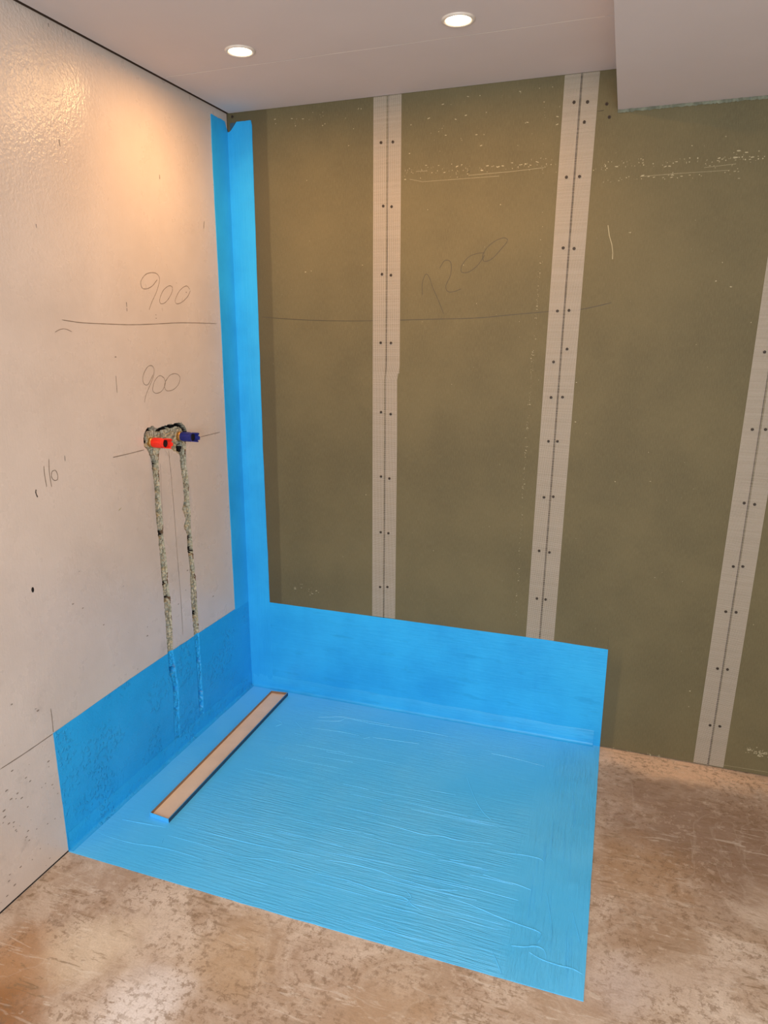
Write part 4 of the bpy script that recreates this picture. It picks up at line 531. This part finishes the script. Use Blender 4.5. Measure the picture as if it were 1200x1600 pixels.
# ------------------------------------------------------------------ left wall with the chased pipe runs
TOPZ = H + 0.06
def nz(s, z, f, seed=0.0): return noise.noise(Vector((s * f, z * f, seed)))
def chase(s, z, L, R, soft, ztop, zbot):
    if z > ztop or z < zbot - 0.01: return 0.0
    l = interp(L, z) + 0.003 * nz(0.3, z, 90, 1) + 0.0015 * nz(0.1, z, 260, 2)
    r = interp(R, z) + 0.003 * nz(0.7, z, 80, 3) + 0.0015 * nz(0.5, z, 240, 4)
    d = min(l - s, s - r, z - zbot)
    if d <= 0: return 0.0
    return min(1.0, d / soft)
def depth(s, z):
    """how far the left wall is cut back at (s along the wall, z up), metres."""
    if not (0.34 < s < 0.65 and 0.02 < z < 1.22): return 0.0
    blue = z < 0.392
    soft = 0.0035
    f = max(chase(s, z, CH_A_L, CH_A_R, soft, 1.12, 0.045), chase(s, z, CH_B_L, CH_B_R, soft, 1.12, 0.062))
    hole = 0.0
    if z > 1.055:
        js, jz = s + 0.003 * nz(s, z, 80, 9), z + 0.003 * nz(s, z, 90, 12)
        if inside(HOLE, js, jz): hole = min(1.0, edge_dist(HOLE, js, jz) / 0.004)
    f = max(f, hole)
    if f <= 0: return 0.0
    if hole > 0:
        d = 0.009 + 0.007 * nz(s, z, 45, 5) + 0.004 * nz(s, z, 140, 6)
        rim = edge_dist(HOLE, s, z)
        if z > 1.14 and rim < 0.011 : d += 0.030 * max(0.0, 0.45 + nz(s, z, 38, 21)) * 1.6
        if rim < 0.0085 and ((s > 0.562 and z > 1.166) or (s > 0.602 and z > 1.140)): d += 0.026
        if rim < 0.0055 and z > 1.166 and s < 0.480: d += 0.024
        if math.hypot(s - 0.412, z - 1.095) < 0.014: d += 0.015
        if math.hypot(s - 0.603, z - 1.150) < 0.016: d += 0.014
        return f * max(0.002, d)
    ca = chase(s, z, CH_A_L, CH_A_R, 0.012, 1.12, 0.045) + chase(s, z, CH_B_L, CH_B_R, 0.012, 1.12, 0.062)
    d = 0.0050 + 0.012 * max(0.0, nz(s * 0.6, z, 34, 61) + 0.05) * (1.0 - min(1.0, ca * 2.2)) * 2.0 + 0.0050 * nz(s, z * 0.5, 60, 7) + 0.0035 * nz(s, z, 150, 8)
    crack = nz(s * 0.35, z, 26, 30)                       # deeper voids beside the fill
    if crack > 0.18: d += (crack - 0.18) * 0.07
    if abs(z - 0.655) < 0.007 and s > 0.5: d += 0.016
    if blue:
        if (0.315 < z < 0.372 and 0.567 < s < 0.5715) or (0.20 < z < 0.235 and 0.569 < s < 0.573) or (0.14 < z < 0.185 and 0.396 < s < 0.399): d += 0.014
        d = d * 0.8 + 0.004 * nz(s, z, 230, 33) + 0.0015 * nz(s, z, 400, 34)
        k = 1.0 if s < 0.5 else max(0.0, min(1.0, (z - 0.0) / 0.15))
        return f * d * k
    return f * max(0.0012, d)

def lines(lo, hi, breaks):
    """coarse grid lines with finer stretches [(a, b, step)]."""
    out = [lo]
    for a, b, st in breaks:
        x = a
        while x < b:
            if x > out[-1] + 1e-6: out.append(x)
            x += st
        out.append(b)
    if hi > out[-1] + 1e-6: out.append(hi)
    return out

SL = lines(0.0, -YF, [(0.12, 0.355, 0.12), (0.365, 0.440, 0.0017), (0.4425, 0.52, 0.0035), (0.522, 0.612, 0.0017), (0.625, 1.5, 0.2)])
ZL = lines(0.0, TOPZ, [(0.02, 1.20, 0.0026), (1.25, 2.2, 0.2)])
bm = bmesh.new()
grid, dep = [], []
for z in ZL:
    row, dr = [], []
    for s in SL:
        d = depth(s, z)
        dr.append(d)
        row.append(bm.verts.new(on_left(s, z, -d)))
    grid.append(row); dep.append(dr)
for j in range(len(ZL) - 1):
    for i in range(len(SL) - 1):
        q = (dep[j][i], dep[j][i + 1], dep[j + 1][i], dep[j + 1][i + 1])
        f = bm.faces.new((grid[j][i], grid[j][i + 1], grid[j + 1][i + 1], grid[j + 1][i]))
        if max(q) > 0.0006: f.material_index = 1
        if max(q) > 0.0225: f.material_index = 3  # deepest faces coloured near-black to paint the shade of the voids
        if max(q) > 0.0006 and min(q) < 0.0004 and nz(SL[i], ZL[j], 30, 44) > 0.25: f.material_index = 2
# close the slab behind
b = [bm.verts.new((-0.12, y, z)) for y, z in ((0, 0), (YF, 0), (YF, TOPZ), (0, TOPZ))]
bm.faces.new(b)
left_wall = prop(link('wall_left', bm, [M_WALL, M_PLAST, M_TORN, M_CAVITY_DARK]), kind='structure')

# pencil marks on it
def number(name, strokes, place, mat, parent, label, w=0.0018):
    bm = bmesh.new()
    for s in strokes: ribbon(bm, smooth_line(s), w, place)
    return prop(link(name, bm, mat, parent), label)
random.seed(5)
number('pencil_number', NUM_A, on_left, M_GRAPH, left_wall, 'upper handwritten pencil 900')
number('pencil_number', NUM_B, on_left, M_GRAPH, left_wall, 'lower handwritten pencil 900')
number('pencil_number', NUM_C, on_left, M_GRAPH, left_wall, 'handwritten pencil 110', 0.0022)
bm = bmesh.new()
ribbon(bm, [(0.0 + k * 0.25, 0.0035) for k in range(14)], 0.0050, on_left, 0.0004, False)
link('floor_joint', bm, M_CAVITY_DARK, left_wall)
bm = bmesh.new()
f = [bm.verts.new(on_left(s, z, 0.0006)) for s, z in ((0, H - 0.0005), (0, TOPZ), (-YF, TOPZ), (-YF, H - 0.0005))]
bm.faces.new(f)
link('gap_shade_strip', bm, m_plain('gap_shade_brown', srgb(72, 50, 36), 0.9), left_wall)  # dark strip painting the shade in the gap beside the ceiling
names = ['level line under the upper number', 'short arc at the end of the level line', 'short upright tick', 'setting-out line left of the pipes',
         'setting-out line right of the pipes', 'centre line between the chases', 'centre line between the chases, lower part', 'left arm of the small arrow', 'right arm of the small arrow',
         'faint line beside the left chase', 'height line running left from the blue band', 'upright line above the band corner']
for k, (st, nm) in enumerate(zip(MARK_L, names)):
    bm = bmesh.new()
    ribbon(bm, smooth_line(st), (0.0022, 0.0016, 0.002, 0.0022, 0.0022, 0.0018, 0.0018, 0.0012, 0.0012, 0.0012, 0.003, 0.0022)[k], on_left)
    prop(link('pencil_line', bm, M_GRAPH, left_wall), nm)
for st in DARK_L:
    bm = bmesh.new()
    ribbon(bm, smooth_line(st), 0.0036, on_left, 0.0004)
    link('ink_tick', bm, M_DARK, left_wall)
bm = bmesh.new()
for s, z in PITS_L:
    r = random.uniform(0.0018, 0.0040)
    ring = [bm.verts.new(on_left(s + r * random.uniform(0.9, 1.7) * math.cos(a), z + r * 0.62 * random.uniform(0.7, 1.1) * math.sin(a), 0.0004)) for a in [k * math.pi / 5 for k in range(10)]]
    bm.faces.new(ring[::-1])
random.seed(21)
for _ in range(34):
    s, z, r = random.uniform(1.13, 1.45), random.uniform(0.02, 0.37), random.uniform(0.0008, 0.0022)
    ring = [bm.verts.new(on_left(s + r * random.uniform(0.9, 1.7) * math.cos(a), z + r * 0.7 * math.sin(a), 0.0004)) for a in [k * math.pi / 3 for k in range(6)]]
    bm.faces.new(ring[::-1])
prop(link('blemish', bm, M_PIT, left_wall), kind='stuff')
bm = bmesh.new()
hs, hz = HOLE_L[0]
ring = [bm.verts.new(on_left(hs + 0.0045 * math.cos(a), hz + 0.0075 * math.sin(a), 0.0005)) for a in [k * math.pi / 8 for k in range(16)]]
bm.faces.new(ring[::-1])
link('drill_hole', bm, m_plain('black_hole', srgb(18, 12, 10), 1.0), left_wall)
bm = bmesh.new()
for s, z in CHIP_L[:1]:
    ribbon(bm, [(s - 0.008, z + 0.004), (s, z), (s + 0.006, z - 0.002)], 0.004, on_left, 0.0005)
link('paint_chip', bm, M_CHALK, left_wall)

# ------------------------------------------------------------------ back wall: four moisture boards on a dark frame
bm = bmesh.new()
box(bm, -0.12, XR + 0.1, 0.0125, 0.11, 0.0, TOPZ)
back_wall = prop(link('wall_back', bm, M_CAVITY_DARK), kind='structure')
J = [0.0, 0.5965, 1.1958, 1.8025, 2.4, XR]
panels = []
for k in range(5):
    x0 = J[k] + (0.0022 if k else 0.001)
    x1 = J[k + 1] - (0.0022 if k < 4 else 0)
    bm = bmesh.new()
    box(bm, x0, x1, 0.0, 0.0125, 0.004 if k != 3 else 0.003, H + 0.02)
    bmesh.ops.bevel(bm, geom=[e for e in bm.edges if abs(e.verts[0].co.y) < 1e-6 and abs(e.verts[1].co.y) < 1e-6 and abs(e.verts[0].co.x - e.verts[1].co.x) < 1e-6],
                    offset=0.0012, segments=1, affect='EDGES')
    panels.append(link('plasterboard_panel', bm, M_BOARD, back_wall))
random.seed(8)
number('pencil_number', NUM_D, on_back, M_GRAPHB, panels[1], 'faint handwritten pencil 1200', 0.0020)
def seg(line, a, b):
    sm = smooth_line(line, 12)
    return [p for p in sm if a <= p[0] <= b]
for k in range(3):
    bm = bmesh.new()
    ribbon(bm, seg(LINE_D, J[k] + 0.003, J[k + 1] - 0.003), 0.0022, on_back, taper=False)
    link('pencil_line', bm, M_GRAPHB, panels[k])
bm = bmesh.new(); ribbon(bm, LINE_E, 0.002, on_back); link('pencil_line', bm, M_GRAPHB, panels[2])
for k in range(4):
    bm = bmesh.new()
    for x, z, r, asp in SPECKS:
        if not (J[k] + 0.004 < x < J[k + 1] - 0.004): continue
        t = random.uniform(-0.3, 0.3)
        pts = []
        for a in range(6):
            ca, sa = math.cos(a * math.pi / 3) * r * asp * random.uniform(0.6, 1.2), math.sin(a * math.pi / 3) * r * (1.6 if asp < 0.5 else 1) * random.uniform(0.6, 1.2)
            pts.append(bm.verts.new(on_back(x + ca - sa * t, z + sa + ca * t, 0.0004)))
        bm.faces.new(pts)
    for ln in SCUFF_LINES + [SCRATCH_D]:
        if J[k] < ln[0][0] < J[k + 1] - 0.01:
            for a, b2 in zip(ln, ln[1:]):
                ribbon(bm, [a, b2], 0.0008 if ln is not SCRATCH_D else 0.0022, on_back, 0.0004, False)
    link('scuff_mark', bm, M_CHALK, panels[k])
bm = bmesh.new(); ribbon(bm, [(1.247, 2.1072), (1.262, 2.1073), (1.268, 2.1085)], 0.0018, on_back); link('pencil_line', bm, M_DARK, panels[2])

# ------------------------------------------------------------------ waterproof membrane
membrane = empty('waterproof_membrane', (0, 0, 0))
prop(membrane, 'bright blue waterproofing membrane painted over the floor, lower walls and corner', 'waterproofing')
BY = 1.1187            # depth of the tanked floor
BXW = 1.440            # width of the tanked floor
def skirt(bm, vec):
    ed = [e for e in bm.edges if len(e.link_faces) == 1]
    vec = Vector(vec)
    for e in ed:                                   # walls of the coat's edge, unshared so they shade crisply
        a, b = e.verts[0].co.copy(), e.verts[1].co.copy()
        bm.faces.new([bm.verts.new(p) for p in (a, b, b + vec, a + vec)])
def sheet(us, vs, fn):
    bm = bmesh.new()
    g = [[bm.verts.new(fn(u, v)) for u in us] for v in vs]
    for j in range(len(vs) - 1):
        for i in range(len(us) - 1):
            bm.faces.new((g[j][i], g[j][i + 1], g[j + 1][i + 1], g[j + 1][i]))
    return bm
TH = 0.0014
# left wall coat follows the filled chases
us = lines(0.0, BY, [(0.12, 0.355, 0.03), (0.365, 0.440, 0.0017), (0.4425, 0.52, 0.0035), (0.522, 0.612, 0.0017), (0.63, 1.11, 0.03)])
vs = [k / 150 for k in range(151)]
def band_top(s): return interp([(0.3933, -0.0), (0.3945, -0.11), (0.4005, -0.6), (0.4005, -0.79), (0.3935, -1.2)], -s) + 0.0009 * nz(s, 0, 25, 50)
bm = sheet(us, vs, lambda s, v: on_left(s + (0.0012 * nz(0, v, 9, 3) if s == us[-1] else 0), band_top(s) * v,
           TH - depth(s, band_top(s) * v) + 0.0008 * nz(s, v * 0.4, 22, 60)))
skirt(bm, (-TH * 0.9, 0, 0))
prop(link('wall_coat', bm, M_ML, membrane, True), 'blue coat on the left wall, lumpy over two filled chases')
# back wall coat
us2 = [BXW * k / 60 for k in range(61)]
vs2 = [k / 16 for k in range(17)]
def bt(x): return 0.3962 + 0.0008 * nz(x, 0, 20, 70) - max(0, x - 1.2) * 0.022
bm = sheet(us2, vs2, lambda x, v: on_back(x - (0.006 * v if x > 1.43 else 0), bt(x) * v, TH + 0.0004 * nz(x, v, 18, 72)))
skirt(bm, (0, TH * 0.9, 0))
for jx in (0.5965, 1.1958):                                       # board joints telegraph through
    ribbon(bm, [(jx + 0.0005 * math.sin(q), 0.39 - q * 0.0185) for q in range(18 if jx < 1 else 19)], 0.0018, on_back, TH + 0.0011)
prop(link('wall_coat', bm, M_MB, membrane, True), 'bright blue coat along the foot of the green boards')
# corner strips
def strip_left(t, z):
    w = interp([(0.1078, 2.2), (0.112, 2.02), (0.1096, 1.5), (0.1136, 1.05), (0.1143, 0.64), (0.1124, 0.39)], z) + 0.0012 * nz(0, z, 16, 80)
    return w * t
ts = [k / 12 for k in range(13)]
zs = [0.39 + (2.186 - 0.39) * k / 120 for k in range(121)]
def top_l(t): return 2.186 - 0.032 * max(0, 1 - t / 0.17) + 0.003 * nz(t, 0, 6, 81)
bm = sheet(ts, zs, lambda t, z: on_left(strip_left(t, z), 0.39 + (z - 0.39) * (top_l(t) - 0.39) / (2.186 - 0.39), TH * 1.3))
skirt(bm, (-TH * 1.2, 0, 0))
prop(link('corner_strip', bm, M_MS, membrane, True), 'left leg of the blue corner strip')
def strip_back(t, z):
    w = interp([(0.0985, 2.19), (0.0978, 2.04), (0.0958, 1.52), (0.0948, 1.04), (0.0997, 0.51), (0.1011, 0.0)], z) + 0.0014 * nz(0, z, 14, 90)
    if z > 2.165: w -= (z - 2.165) * 0.25
    return w * t
zs2 = [0.0015 + (2.182 - 0.0015) * k / 140 for k in range(141)]
def top_b(t): return 2.184 - (0.030 * max(0, 1 - max(0, t - 0.12) / 0.30) if t < 0.42 else 0) + 0.0015 * nz(t, 0, 6, 91)
bm = sheet(ts, zs2, lambda t, z: on_back(strip_back(t, z), 0.0015 + (z - 0.0015) * (top_b(t) - 0.0015) / 2.1805, TH * 1.7 + 0.0004 * nz(t, z, 7, 92)))
skirt(bm, (0, TH * 1.5, 0))
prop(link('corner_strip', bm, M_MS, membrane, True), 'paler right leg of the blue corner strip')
bm = sheet([0, 0.3, 0.7, 1], [0, 0.5, 1], lambda u, v: on_back(0.012 + 0.030 * u, 2.156 + 0.026 * v + 0.008 * u * (1 - v), TH * 0.6))
link('thin_brush_mark', bm, m_plain('thin_blue_primer', srgb(52, 82, 104), 0.6), membrane)
# floor coat with raised brush ridges
us3 = [BXW * k / 48 for k in range(49)]
vs3 = [k / 40 for k in range(41)]
def flo(x, v):
    y = -BY * v
    xx = x + (y * SK * (1 - x / BXW))
    if v == 1: y -= 0.0015 * nz(x, 0, 20, 100) + 0.008 * (0.5 - abs(x / BXW - 0.5))
    if x == us3[-1]: xx += 0.0012 * nz(0, v, 18, 101)
    return Vector((xx, y, 0.0026 + 0.0006 * nz(xx, y, 9, 102)))
bm = sheet(us3, vs3, flo)
skirt(bm, (0, 0, -0.0024))
random.seed(31)
def ridge(bm, pts, w, h):
    sm = smooth_line(pts, 5)
    n = len(sm)
    prev = None
    for i, (x, y) in enumerate(sm):
        a, b = sm[max(0, i - 1)], sm[min(n - 1, i + 1)]
        dx, dy = b[0] - a[0], b[1] - a[1]
        l = math.hypot(dx, dy) or 1
        k = math.sin(math.pi * (i + 0.4) / (n + 0.2)) ** 0.4 * random.uniform(0.6, 1.2)
        nx, ny = -dy / l * w * (0.6 + 0.4 * k), dx / l * w * (0.6 + 0.4 * k)
        cur = [bm.verts.new(p) for p in ((x + nx, y + ny, 0.0022), (x + nx * 0.35, y + ny * 0.35, 0.003 + h * k), (x - nx * 0.35, y - ny * 0.35, 0.003 + h * k), (x - nx, y - ny, 0.0022))]
        if prev:
            for q in range(3): bm.faces.new((prev[q + 1], prev[q], cur[q], cur[q + 1]))
        prev = cur
for st in RIDGES:
    pts = [(x, y) for x, y in st if 0.02 < x < BXW - 0.002 and -BY + 0.004 < y < -0.01]
    if len(pts) > 1: ridge(bm, pts, 0.0022, 0.0013)
for _ in range(46):                                              # smaller drag lines between them
    x, y = random.uniform(0.25, 1.15), random.uniform(-1.09, -0.35)
    L = random.uniform(0.06, 0.28)
    sl = random.uniform(-0.03, 0.06)
    if x + L > 1.26: continue
    ridge(bm, [(x, y), (x + L * 0.5, y + L * 0.5 * sl + random.uniform(-0.002, 0.002)), (x + L, y + L * sl)], 0.0011, 0.0007)
for _ in range(16):
    x, y = random.uniform(1.27, 1.41), random.uniform(-1.0, -0.15)
    L = random.uniform(0.06, 0.22)
    ridge(bm, [(x, y), (x + 0.003, y - L * 0.5), (x + 0.006, y - L)], 0.0011, 0.0007)
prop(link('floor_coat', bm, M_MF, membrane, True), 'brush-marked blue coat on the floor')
# joint tape bedded under the coat along the floor edges
bm = bmesh.new()
pr = [(0.0012, 0.061), (0.0019, 0.0595), (0.0024, 0.012), (0.0036, 0.0075), (0.0065, 0.0042), (0.012, 0.0034), (0.016, 0.0020)]
def strip(bm, n, fn):
    g = [[bm.verts.new(fn(k / n, o_ + 0.0004, h_)) for (o_, h_) in pr] for k in range(n + 1)]
    for a, b in zip(g, g[1:]):
        for q in range(len(pr) - 1): bm.faces.new((a[q], b[q], b[q + 1], a[q + 1]))
strip(bm, 50, lambda t, o_, h_: Vector((0.01 + t * 1.405, -o_, h_ * (1 + 0.03 * math.sin(t * 40)))))
prop(link('sealing_strip', bm, M_MB, membrane, True), 'lighter coved strip at the foot of the boards')
bm = bmesh.new()
strip(bm, 40, lambda t, o_, h_: Vector((o_ - SK * (0.01 + t * 1.105), -0.01 - t * 1.105, h_)))
link('sealing_strip', bm, M_ML, membrane, True)

# ------------------------------------------------------------------ mesh joint tapes
def tape(label, xl, xr, seam, ztop, zbot, seed, parent_gap=0.0024):
    random.seed(seed)
    bm = bmesh.new()
    P, T = 0.0035, 0.0016
    n = 29
    zz = [ztop - k * 0.05 for k in range(int((ztop - zbot) / 0.05) + 1)] + [zbot]
    for k in range(n + 1):
        u = k / n
        if abs(u - 0.5) < 0.03: continue
        prev = None
        for z in zz:
            l, r = interp(xl, z), interp(xr, z)
            x = l + (r - l) * u
            cur = (bm.verts.new((x - T / 2, -0.0006, z)), bm.verts.new((x + T / 2, -0.0006, z)))
            if prev: bm.faces.new((prev[0], cur[0], cur[1], prev[1]))
            prev = cur
    z = ztop - 0.001
    while z > zbot:
        l, r = interp(xl, z) - 0.0006, interp(xr, z) + 0.0006
        t = T * random.uniform(0.55, 0.95)
        tilt = 0.001 * math.sin(z * 9 + seed)
        a = [bm.verts.new(p) for p in ((l, -0.0003, z - t / 2), (r, -0.0003, z - t / 2 + tilt), (r, -0.0003, z + t / 2 + tilt), (l, -0.0003, z + t / 2))]
        b = [bm.verts.new(v.co + Vector((0, -0.0005, 0))) for v in a]
        bm.faces.new(b)
        for i in range(4): bm.faces.new((a[i], a[(i + 1) % 4], b[(i + 1) % 4], b[i]))
        z -= P
    # thin crossing ribs get a body as well
    o = link('joint_tape', bm, M_TAPE)
    prop(o, label, 'joint tape', None)
    return o
tape('leftmost pale mesh tape over the board joint nearest the blue corner', [(0.5452, 2.21), (0.5474, 1.41), (0.5507, 0.395)], [tuple(p) for p in TAPE_A_R], 0.5965, H - 0.001, 0.3985, 1)
tape('middle pale mesh tape, running from ceiling beside the bulkhead down to the blue band', [(1.1480, 2.21), (1.1487, 1.7), (1.1484, 1.09), (1.1478, 0.39)], [(1.2455, 2.21), (1.2444, 1.7), (1.2449, 1.1), (1.2455, 0.39)], 1.1958, H - 0.001, 0.3975, 2)
tape('right pale mesh tape reaching the concrete floor beside the blue area', [(1.758, 2.1), (1.758, 1.28), (1.7565, 0.01)], [(1.853, 2.1), (1.853, 1.0), (1.8505, 0.01)], 1.8025, HB - 0.002, 0.006, 3)

# ------------------------------------------------------------------ board screws
def screw_mesh():
    bm = bmesh.new()
    r = lathe(bm, [(0.0046, -0.0008), (0.0046, 0.0011), (0.0041, 0.0015), (0.0022, 0.0014), (0.0016, -0.0006)], 14, (0, 0, 0), 'y')
    cap(bm, r[-1]); 
    for a in (0, math.pi / 2):                                     # cross recess arms
        d = Vector((math.cos(a), 0, math.sin(a))); p = Vector((-math.sin(a), 0, math.cos(a)))
        q = [bm.verts.new(d * 0.0034 * i + p * 0.0006 * j + Vector((0, -0.00155, 0))) for i, j in ((-1, -1), (1, -1), (1, 1), (-1, 1))]
        bm.faces.new(q).material_index = 1
    bmesh.ops.recalc_face_normals(bm, faces=[f for f in bm.faces if f.material_index == 0])
    me = bpy.data.meshes.new('drywall_screw')
    bm.to_mesh(me); bm.free()
    me.materials.append(M_SCREW); me.materials.append(M_DARK)
    return me
SMESH = screw_mesh()
ORD = ['top', 'second from top', 'third from top', 'fourth from top', 'fifth from top', 'sixth from top', 'seventh from top', 'eighth from top', 'ninth from top', 'tenth from top', 'lowest']
def screws(pts, seam, which, group):
    for side, test in (('left', lambda x: x < seam), ('right', lambda x: x >= seam)):
        col = sorted([p for p in pts if test(p[0])], key=lambda p: -p[1])
        for i, (x, z) in enumerate(col):
            o = bpy.data.objects.new('drywall_screw', SMESH)
            COL.objects.link(o)
            o.location = (x, -0.0012, z)
            o.rotation_euler = (0, random.random() * 3, 0)
            rank = 'lowest' if i == len(col) - 1 else ORD[i]
            prop(o, 'dark screw head on %s mesh tape, %s one %s of the seam' % (which, rank, side), 'screw', group)
random.seed(77)
screws(SCREW_LEFT_TAPE, 0.5965, 'leftmost', 'screws along the leftmost tape')
screws(SCREW_MID_TAPE, 1.1958, 'middle', 'screws along the middle tape')
screws(SCREW_RIGHT_TAPE, 1.8025, 'right', 'screws along the right tape')
for (x, z), lb in zip(SCREW_BARE, ('dark screw head in the board at the ceiling corner above the blue strip', 'upper dark screw head in bare board just left of the ceiling bulkhead', 'lower dark screw head in bare board just left of the ceiling bulkhead')):
    o = bpy.data.objects.new('drywall_screw', SMESH)
    COL.objects.link(o)
    o.location = (x, -0.0006, z)
    prop(o, lb, 'screw', 'screws in bare board')

# ------------------------------------------------------------------ pipe plugs
def plug(name, s, z, mat, length, rad, label, seed):
    random.seed(seed)
    base = on_left(s, z, 0)
    root = empty(name, base + Vector((-0.008, 0, 0)))
    prop(root, label, 'pipe plug')
    org = Vector((0.008, 0, 0))
    bm = bmesh.new()
    n = 40
    L = length
    def jag(k, i):
        if k in (5, 6, 7): return -0.007 * ((i // 5) % 2) + 0.002 * random.random()
        return 0
    J_ = [0.0] * n
    for i in range(n):                                              # broken-off crown: open towards the room, tabs above and below
        J_[i] = (-0.0165 if 13 <= i <= 27 else 0.004 if i in (10, 11, 12, 28, 29, 30) else -0.005 if i % 8 in (1, 2, 3) else 0.001) + random.uniform(-0.0008, 0.0008)
    jag = lambda k, i: J_[i] if 5 <= k <= 7 else 0
    r = lathe(bm, [(rad * 0.80, -0.004), (rad * 0.92, 0.0), (rad * 0.97, 0.004), (rad * 0.97, L * 0.66), (rad * 1.06, L * 0.69), (rad * 1.08, L), (rad * 0.92, L + 0.0005), (rad * 0.90, L * 0.985), (rad * 0.86, L * 0.35)], n, org, 'x', 0, jag)
    cap(bm, r[0]); cap(bm, r[-1])
    for k in range(8):                                              # grip ribs
        a = 2 * math.pi * k / 8
        c = Vector((0, math.cos(a), math.sin(a))) * rad * 0.98
        t = Vector((0, -math.sin(a), math.cos(a))) * 0.0014
        u = c.normalized() * 0.0016
        x0, x1 = Vector((0.006, 0, 0)), Vector((L * 0.60, 0, 0))
        v = [bm.verts.new(org + p) for p in (x0 + c - t, x0 + c + t, x0 + c + u, x1 + c - t, x1 + c + t, x1 + c + u)]
        bm.faces.new((v[0], v[2], v[5], v[3])); bm.faces.new((v[1], v[4], v[5], v[2])); bm.faces.new((v[0], v[1], v[2])); bm.faces.new((v[3], v[5], v[4]))
    bmesh.ops.recalc_face_normals(bm, faces=bm.faces)
    o = link('plug_body', bm, mat, root)
    for p in o.data.polygons: p.use_smooth = False
    bm = bmesh.new()
    r = lathe(bm, [(rad * 1.10, -0.006), (rad * 1.12, 0.004), (rad * 0.95, 0.0065), (rad * 0.78, 0.0065)], 24, org - Vector((0.004, 0, 0)), 'x')
    cap(bm, r[0]); bmesh.ops.recalc_face_normals(bm, faces=bm.faces)
    prop(link('pipe_fitting', bm, M_BRASS, root, False), 'brass-coloured collar in the wall')
    bm = bmesh.new()                                                # black insert added as the shade inside the crown
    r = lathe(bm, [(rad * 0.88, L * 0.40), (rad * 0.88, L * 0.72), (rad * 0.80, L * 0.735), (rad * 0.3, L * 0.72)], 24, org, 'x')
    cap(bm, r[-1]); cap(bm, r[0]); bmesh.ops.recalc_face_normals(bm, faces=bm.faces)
    prop(link('inner_shade', bm, M_PLUG_SHADE, root), 'black disc painting the shade inside the open end')
    root.rotation_euler = (0, 0, 0)
    return root
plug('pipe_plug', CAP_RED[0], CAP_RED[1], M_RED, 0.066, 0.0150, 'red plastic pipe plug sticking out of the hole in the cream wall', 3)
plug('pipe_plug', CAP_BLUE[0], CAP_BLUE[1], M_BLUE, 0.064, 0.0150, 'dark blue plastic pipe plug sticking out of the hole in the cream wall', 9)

# ------------------------------------------------------------------ linear drain
DR = empty('shower_drain', (0.150, -0.475, 0.003))
prop(DR, 'long narrow steel linear drain set in the blue floor near the left wall', 'drain')
def quadring(bm, o4, i4, z0, z1, mi=0):
    """frame between outer and inner outlines, from z0 to z1."""
    V = lambda P, z: [bm.verts.new((x - 0.150, y + 0.475, z - 0.003)) for x, y in P]
    a0, a1, b0, b1 = V(o4, z0), V(o4, z1), V(i4, z0), V(i4, z1)
    for i in range(4):
        j = (i + 1) % 4
        bm.faces.new((a0[i], a0[j], a1[j], a1[i])).material_index = mi
        bm.faces.new((a1[i], a1[j], b1[j], b1[i])).material_index = mi
        bm.faces.new((b0[j], b0[i], b1[i], b1[j])).material_index = mi
OUT = [(0.1165, -0.9045), (0.1905, -0.9115), (0.1905, -0.0405), (0.1165, -0.0490)]
def inset(P, d):
    return [(P[0][0] + d, P[0][1] + d), (P[1][0] - d, P[1][1] + d), (P[2][0] - d, P[2][1] - d), (P[3][0] + d, P[3][1] - d)]
bm = bmesh.new(); quadring(bm, OUT, inset(OUT, 0.0014), 0.0, 0.0175)
bm.faces.ensure_lookup_table()
for f in bm.faces:                                     # the long side away from the wall gets a darker colour
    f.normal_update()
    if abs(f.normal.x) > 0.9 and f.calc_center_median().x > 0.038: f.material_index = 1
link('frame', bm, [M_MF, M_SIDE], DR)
bm = bmesh.new(); I1 = inset(OUT, 0.0015); quadring(bm, I1, inset(OUT, 0.0030), 0.0028, 0.0168)
prop(link('inner_lip', bm, M_TRAYSIDE, DR), 'bare brown steel lip')  # inner lip in an even brown
bm = bmesh.new()
I2 = inset(OUT, 0.0031)
us = [k / 6 for k in range(7)]; vs = [k / 40 for k in range(41)]
def tray(u, v):
    a = (I2[0][0] + (I2[1][0] - I2[0][0]) * u, I2[0][1] + (I2[1][1] - I2[0][1]) * u)
    b = (I2[3][0] + (I2[2][0] - I2[3][0]) * u, I2[3][1] + (I2[2][1] - I2[3][1]) * u)
    return Vector((a[0] + (b[0] - a[0]) * v - 0.150, a[1] + (b[1] - a[1]) * v + 0.475, 0.0035 + 0.0012 * (abs(u - 0.5) * 2) ** 4))
bm = sheet(us, vs, tray)
prop(link('tray', bm, M_TROUGH, DR, True), 'beige dusty drain tray')

# ------------------------------------------------------------------ downlights
for (x, y, pw), lb in zip(LAMPS, ('round recessed downlight, lit, the one nearer the cream wall', 'round recessed downlight, lit, the one nearer the ceiling bulkhead')):
    root = empty('recessed_downlight', (x, y, H))
    prop(root, lb, 'ceiling light', 'recessed downlights')
    bm = bmesh.new()
    r = lathe(bm, [(0.0415, 0.0005), (0.0415, -0.0025), (0.0385, -0.0045), (0.0330, -0.0040), (0.0305, -0.0010)], 40, (0, 0, 0))
    bmesh.ops.recalc_face_normals(bm, faces=bm.faces)
    link('trim_ring', bm, M_RIM, root, True)
    bm = bmesh.new()
    r = lathe(bm, [(0.0305, -0.0012), (0.024, -0.0050), (0.014, -0.0072), (0.004, -0.0080)], 32, (0, 0, 0))
    cap(bm, r[-1]); bmesh.ops.recalc_face_normals(bm, faces=bm.faces)
    link('lens', bm, M_LENS, root, True)
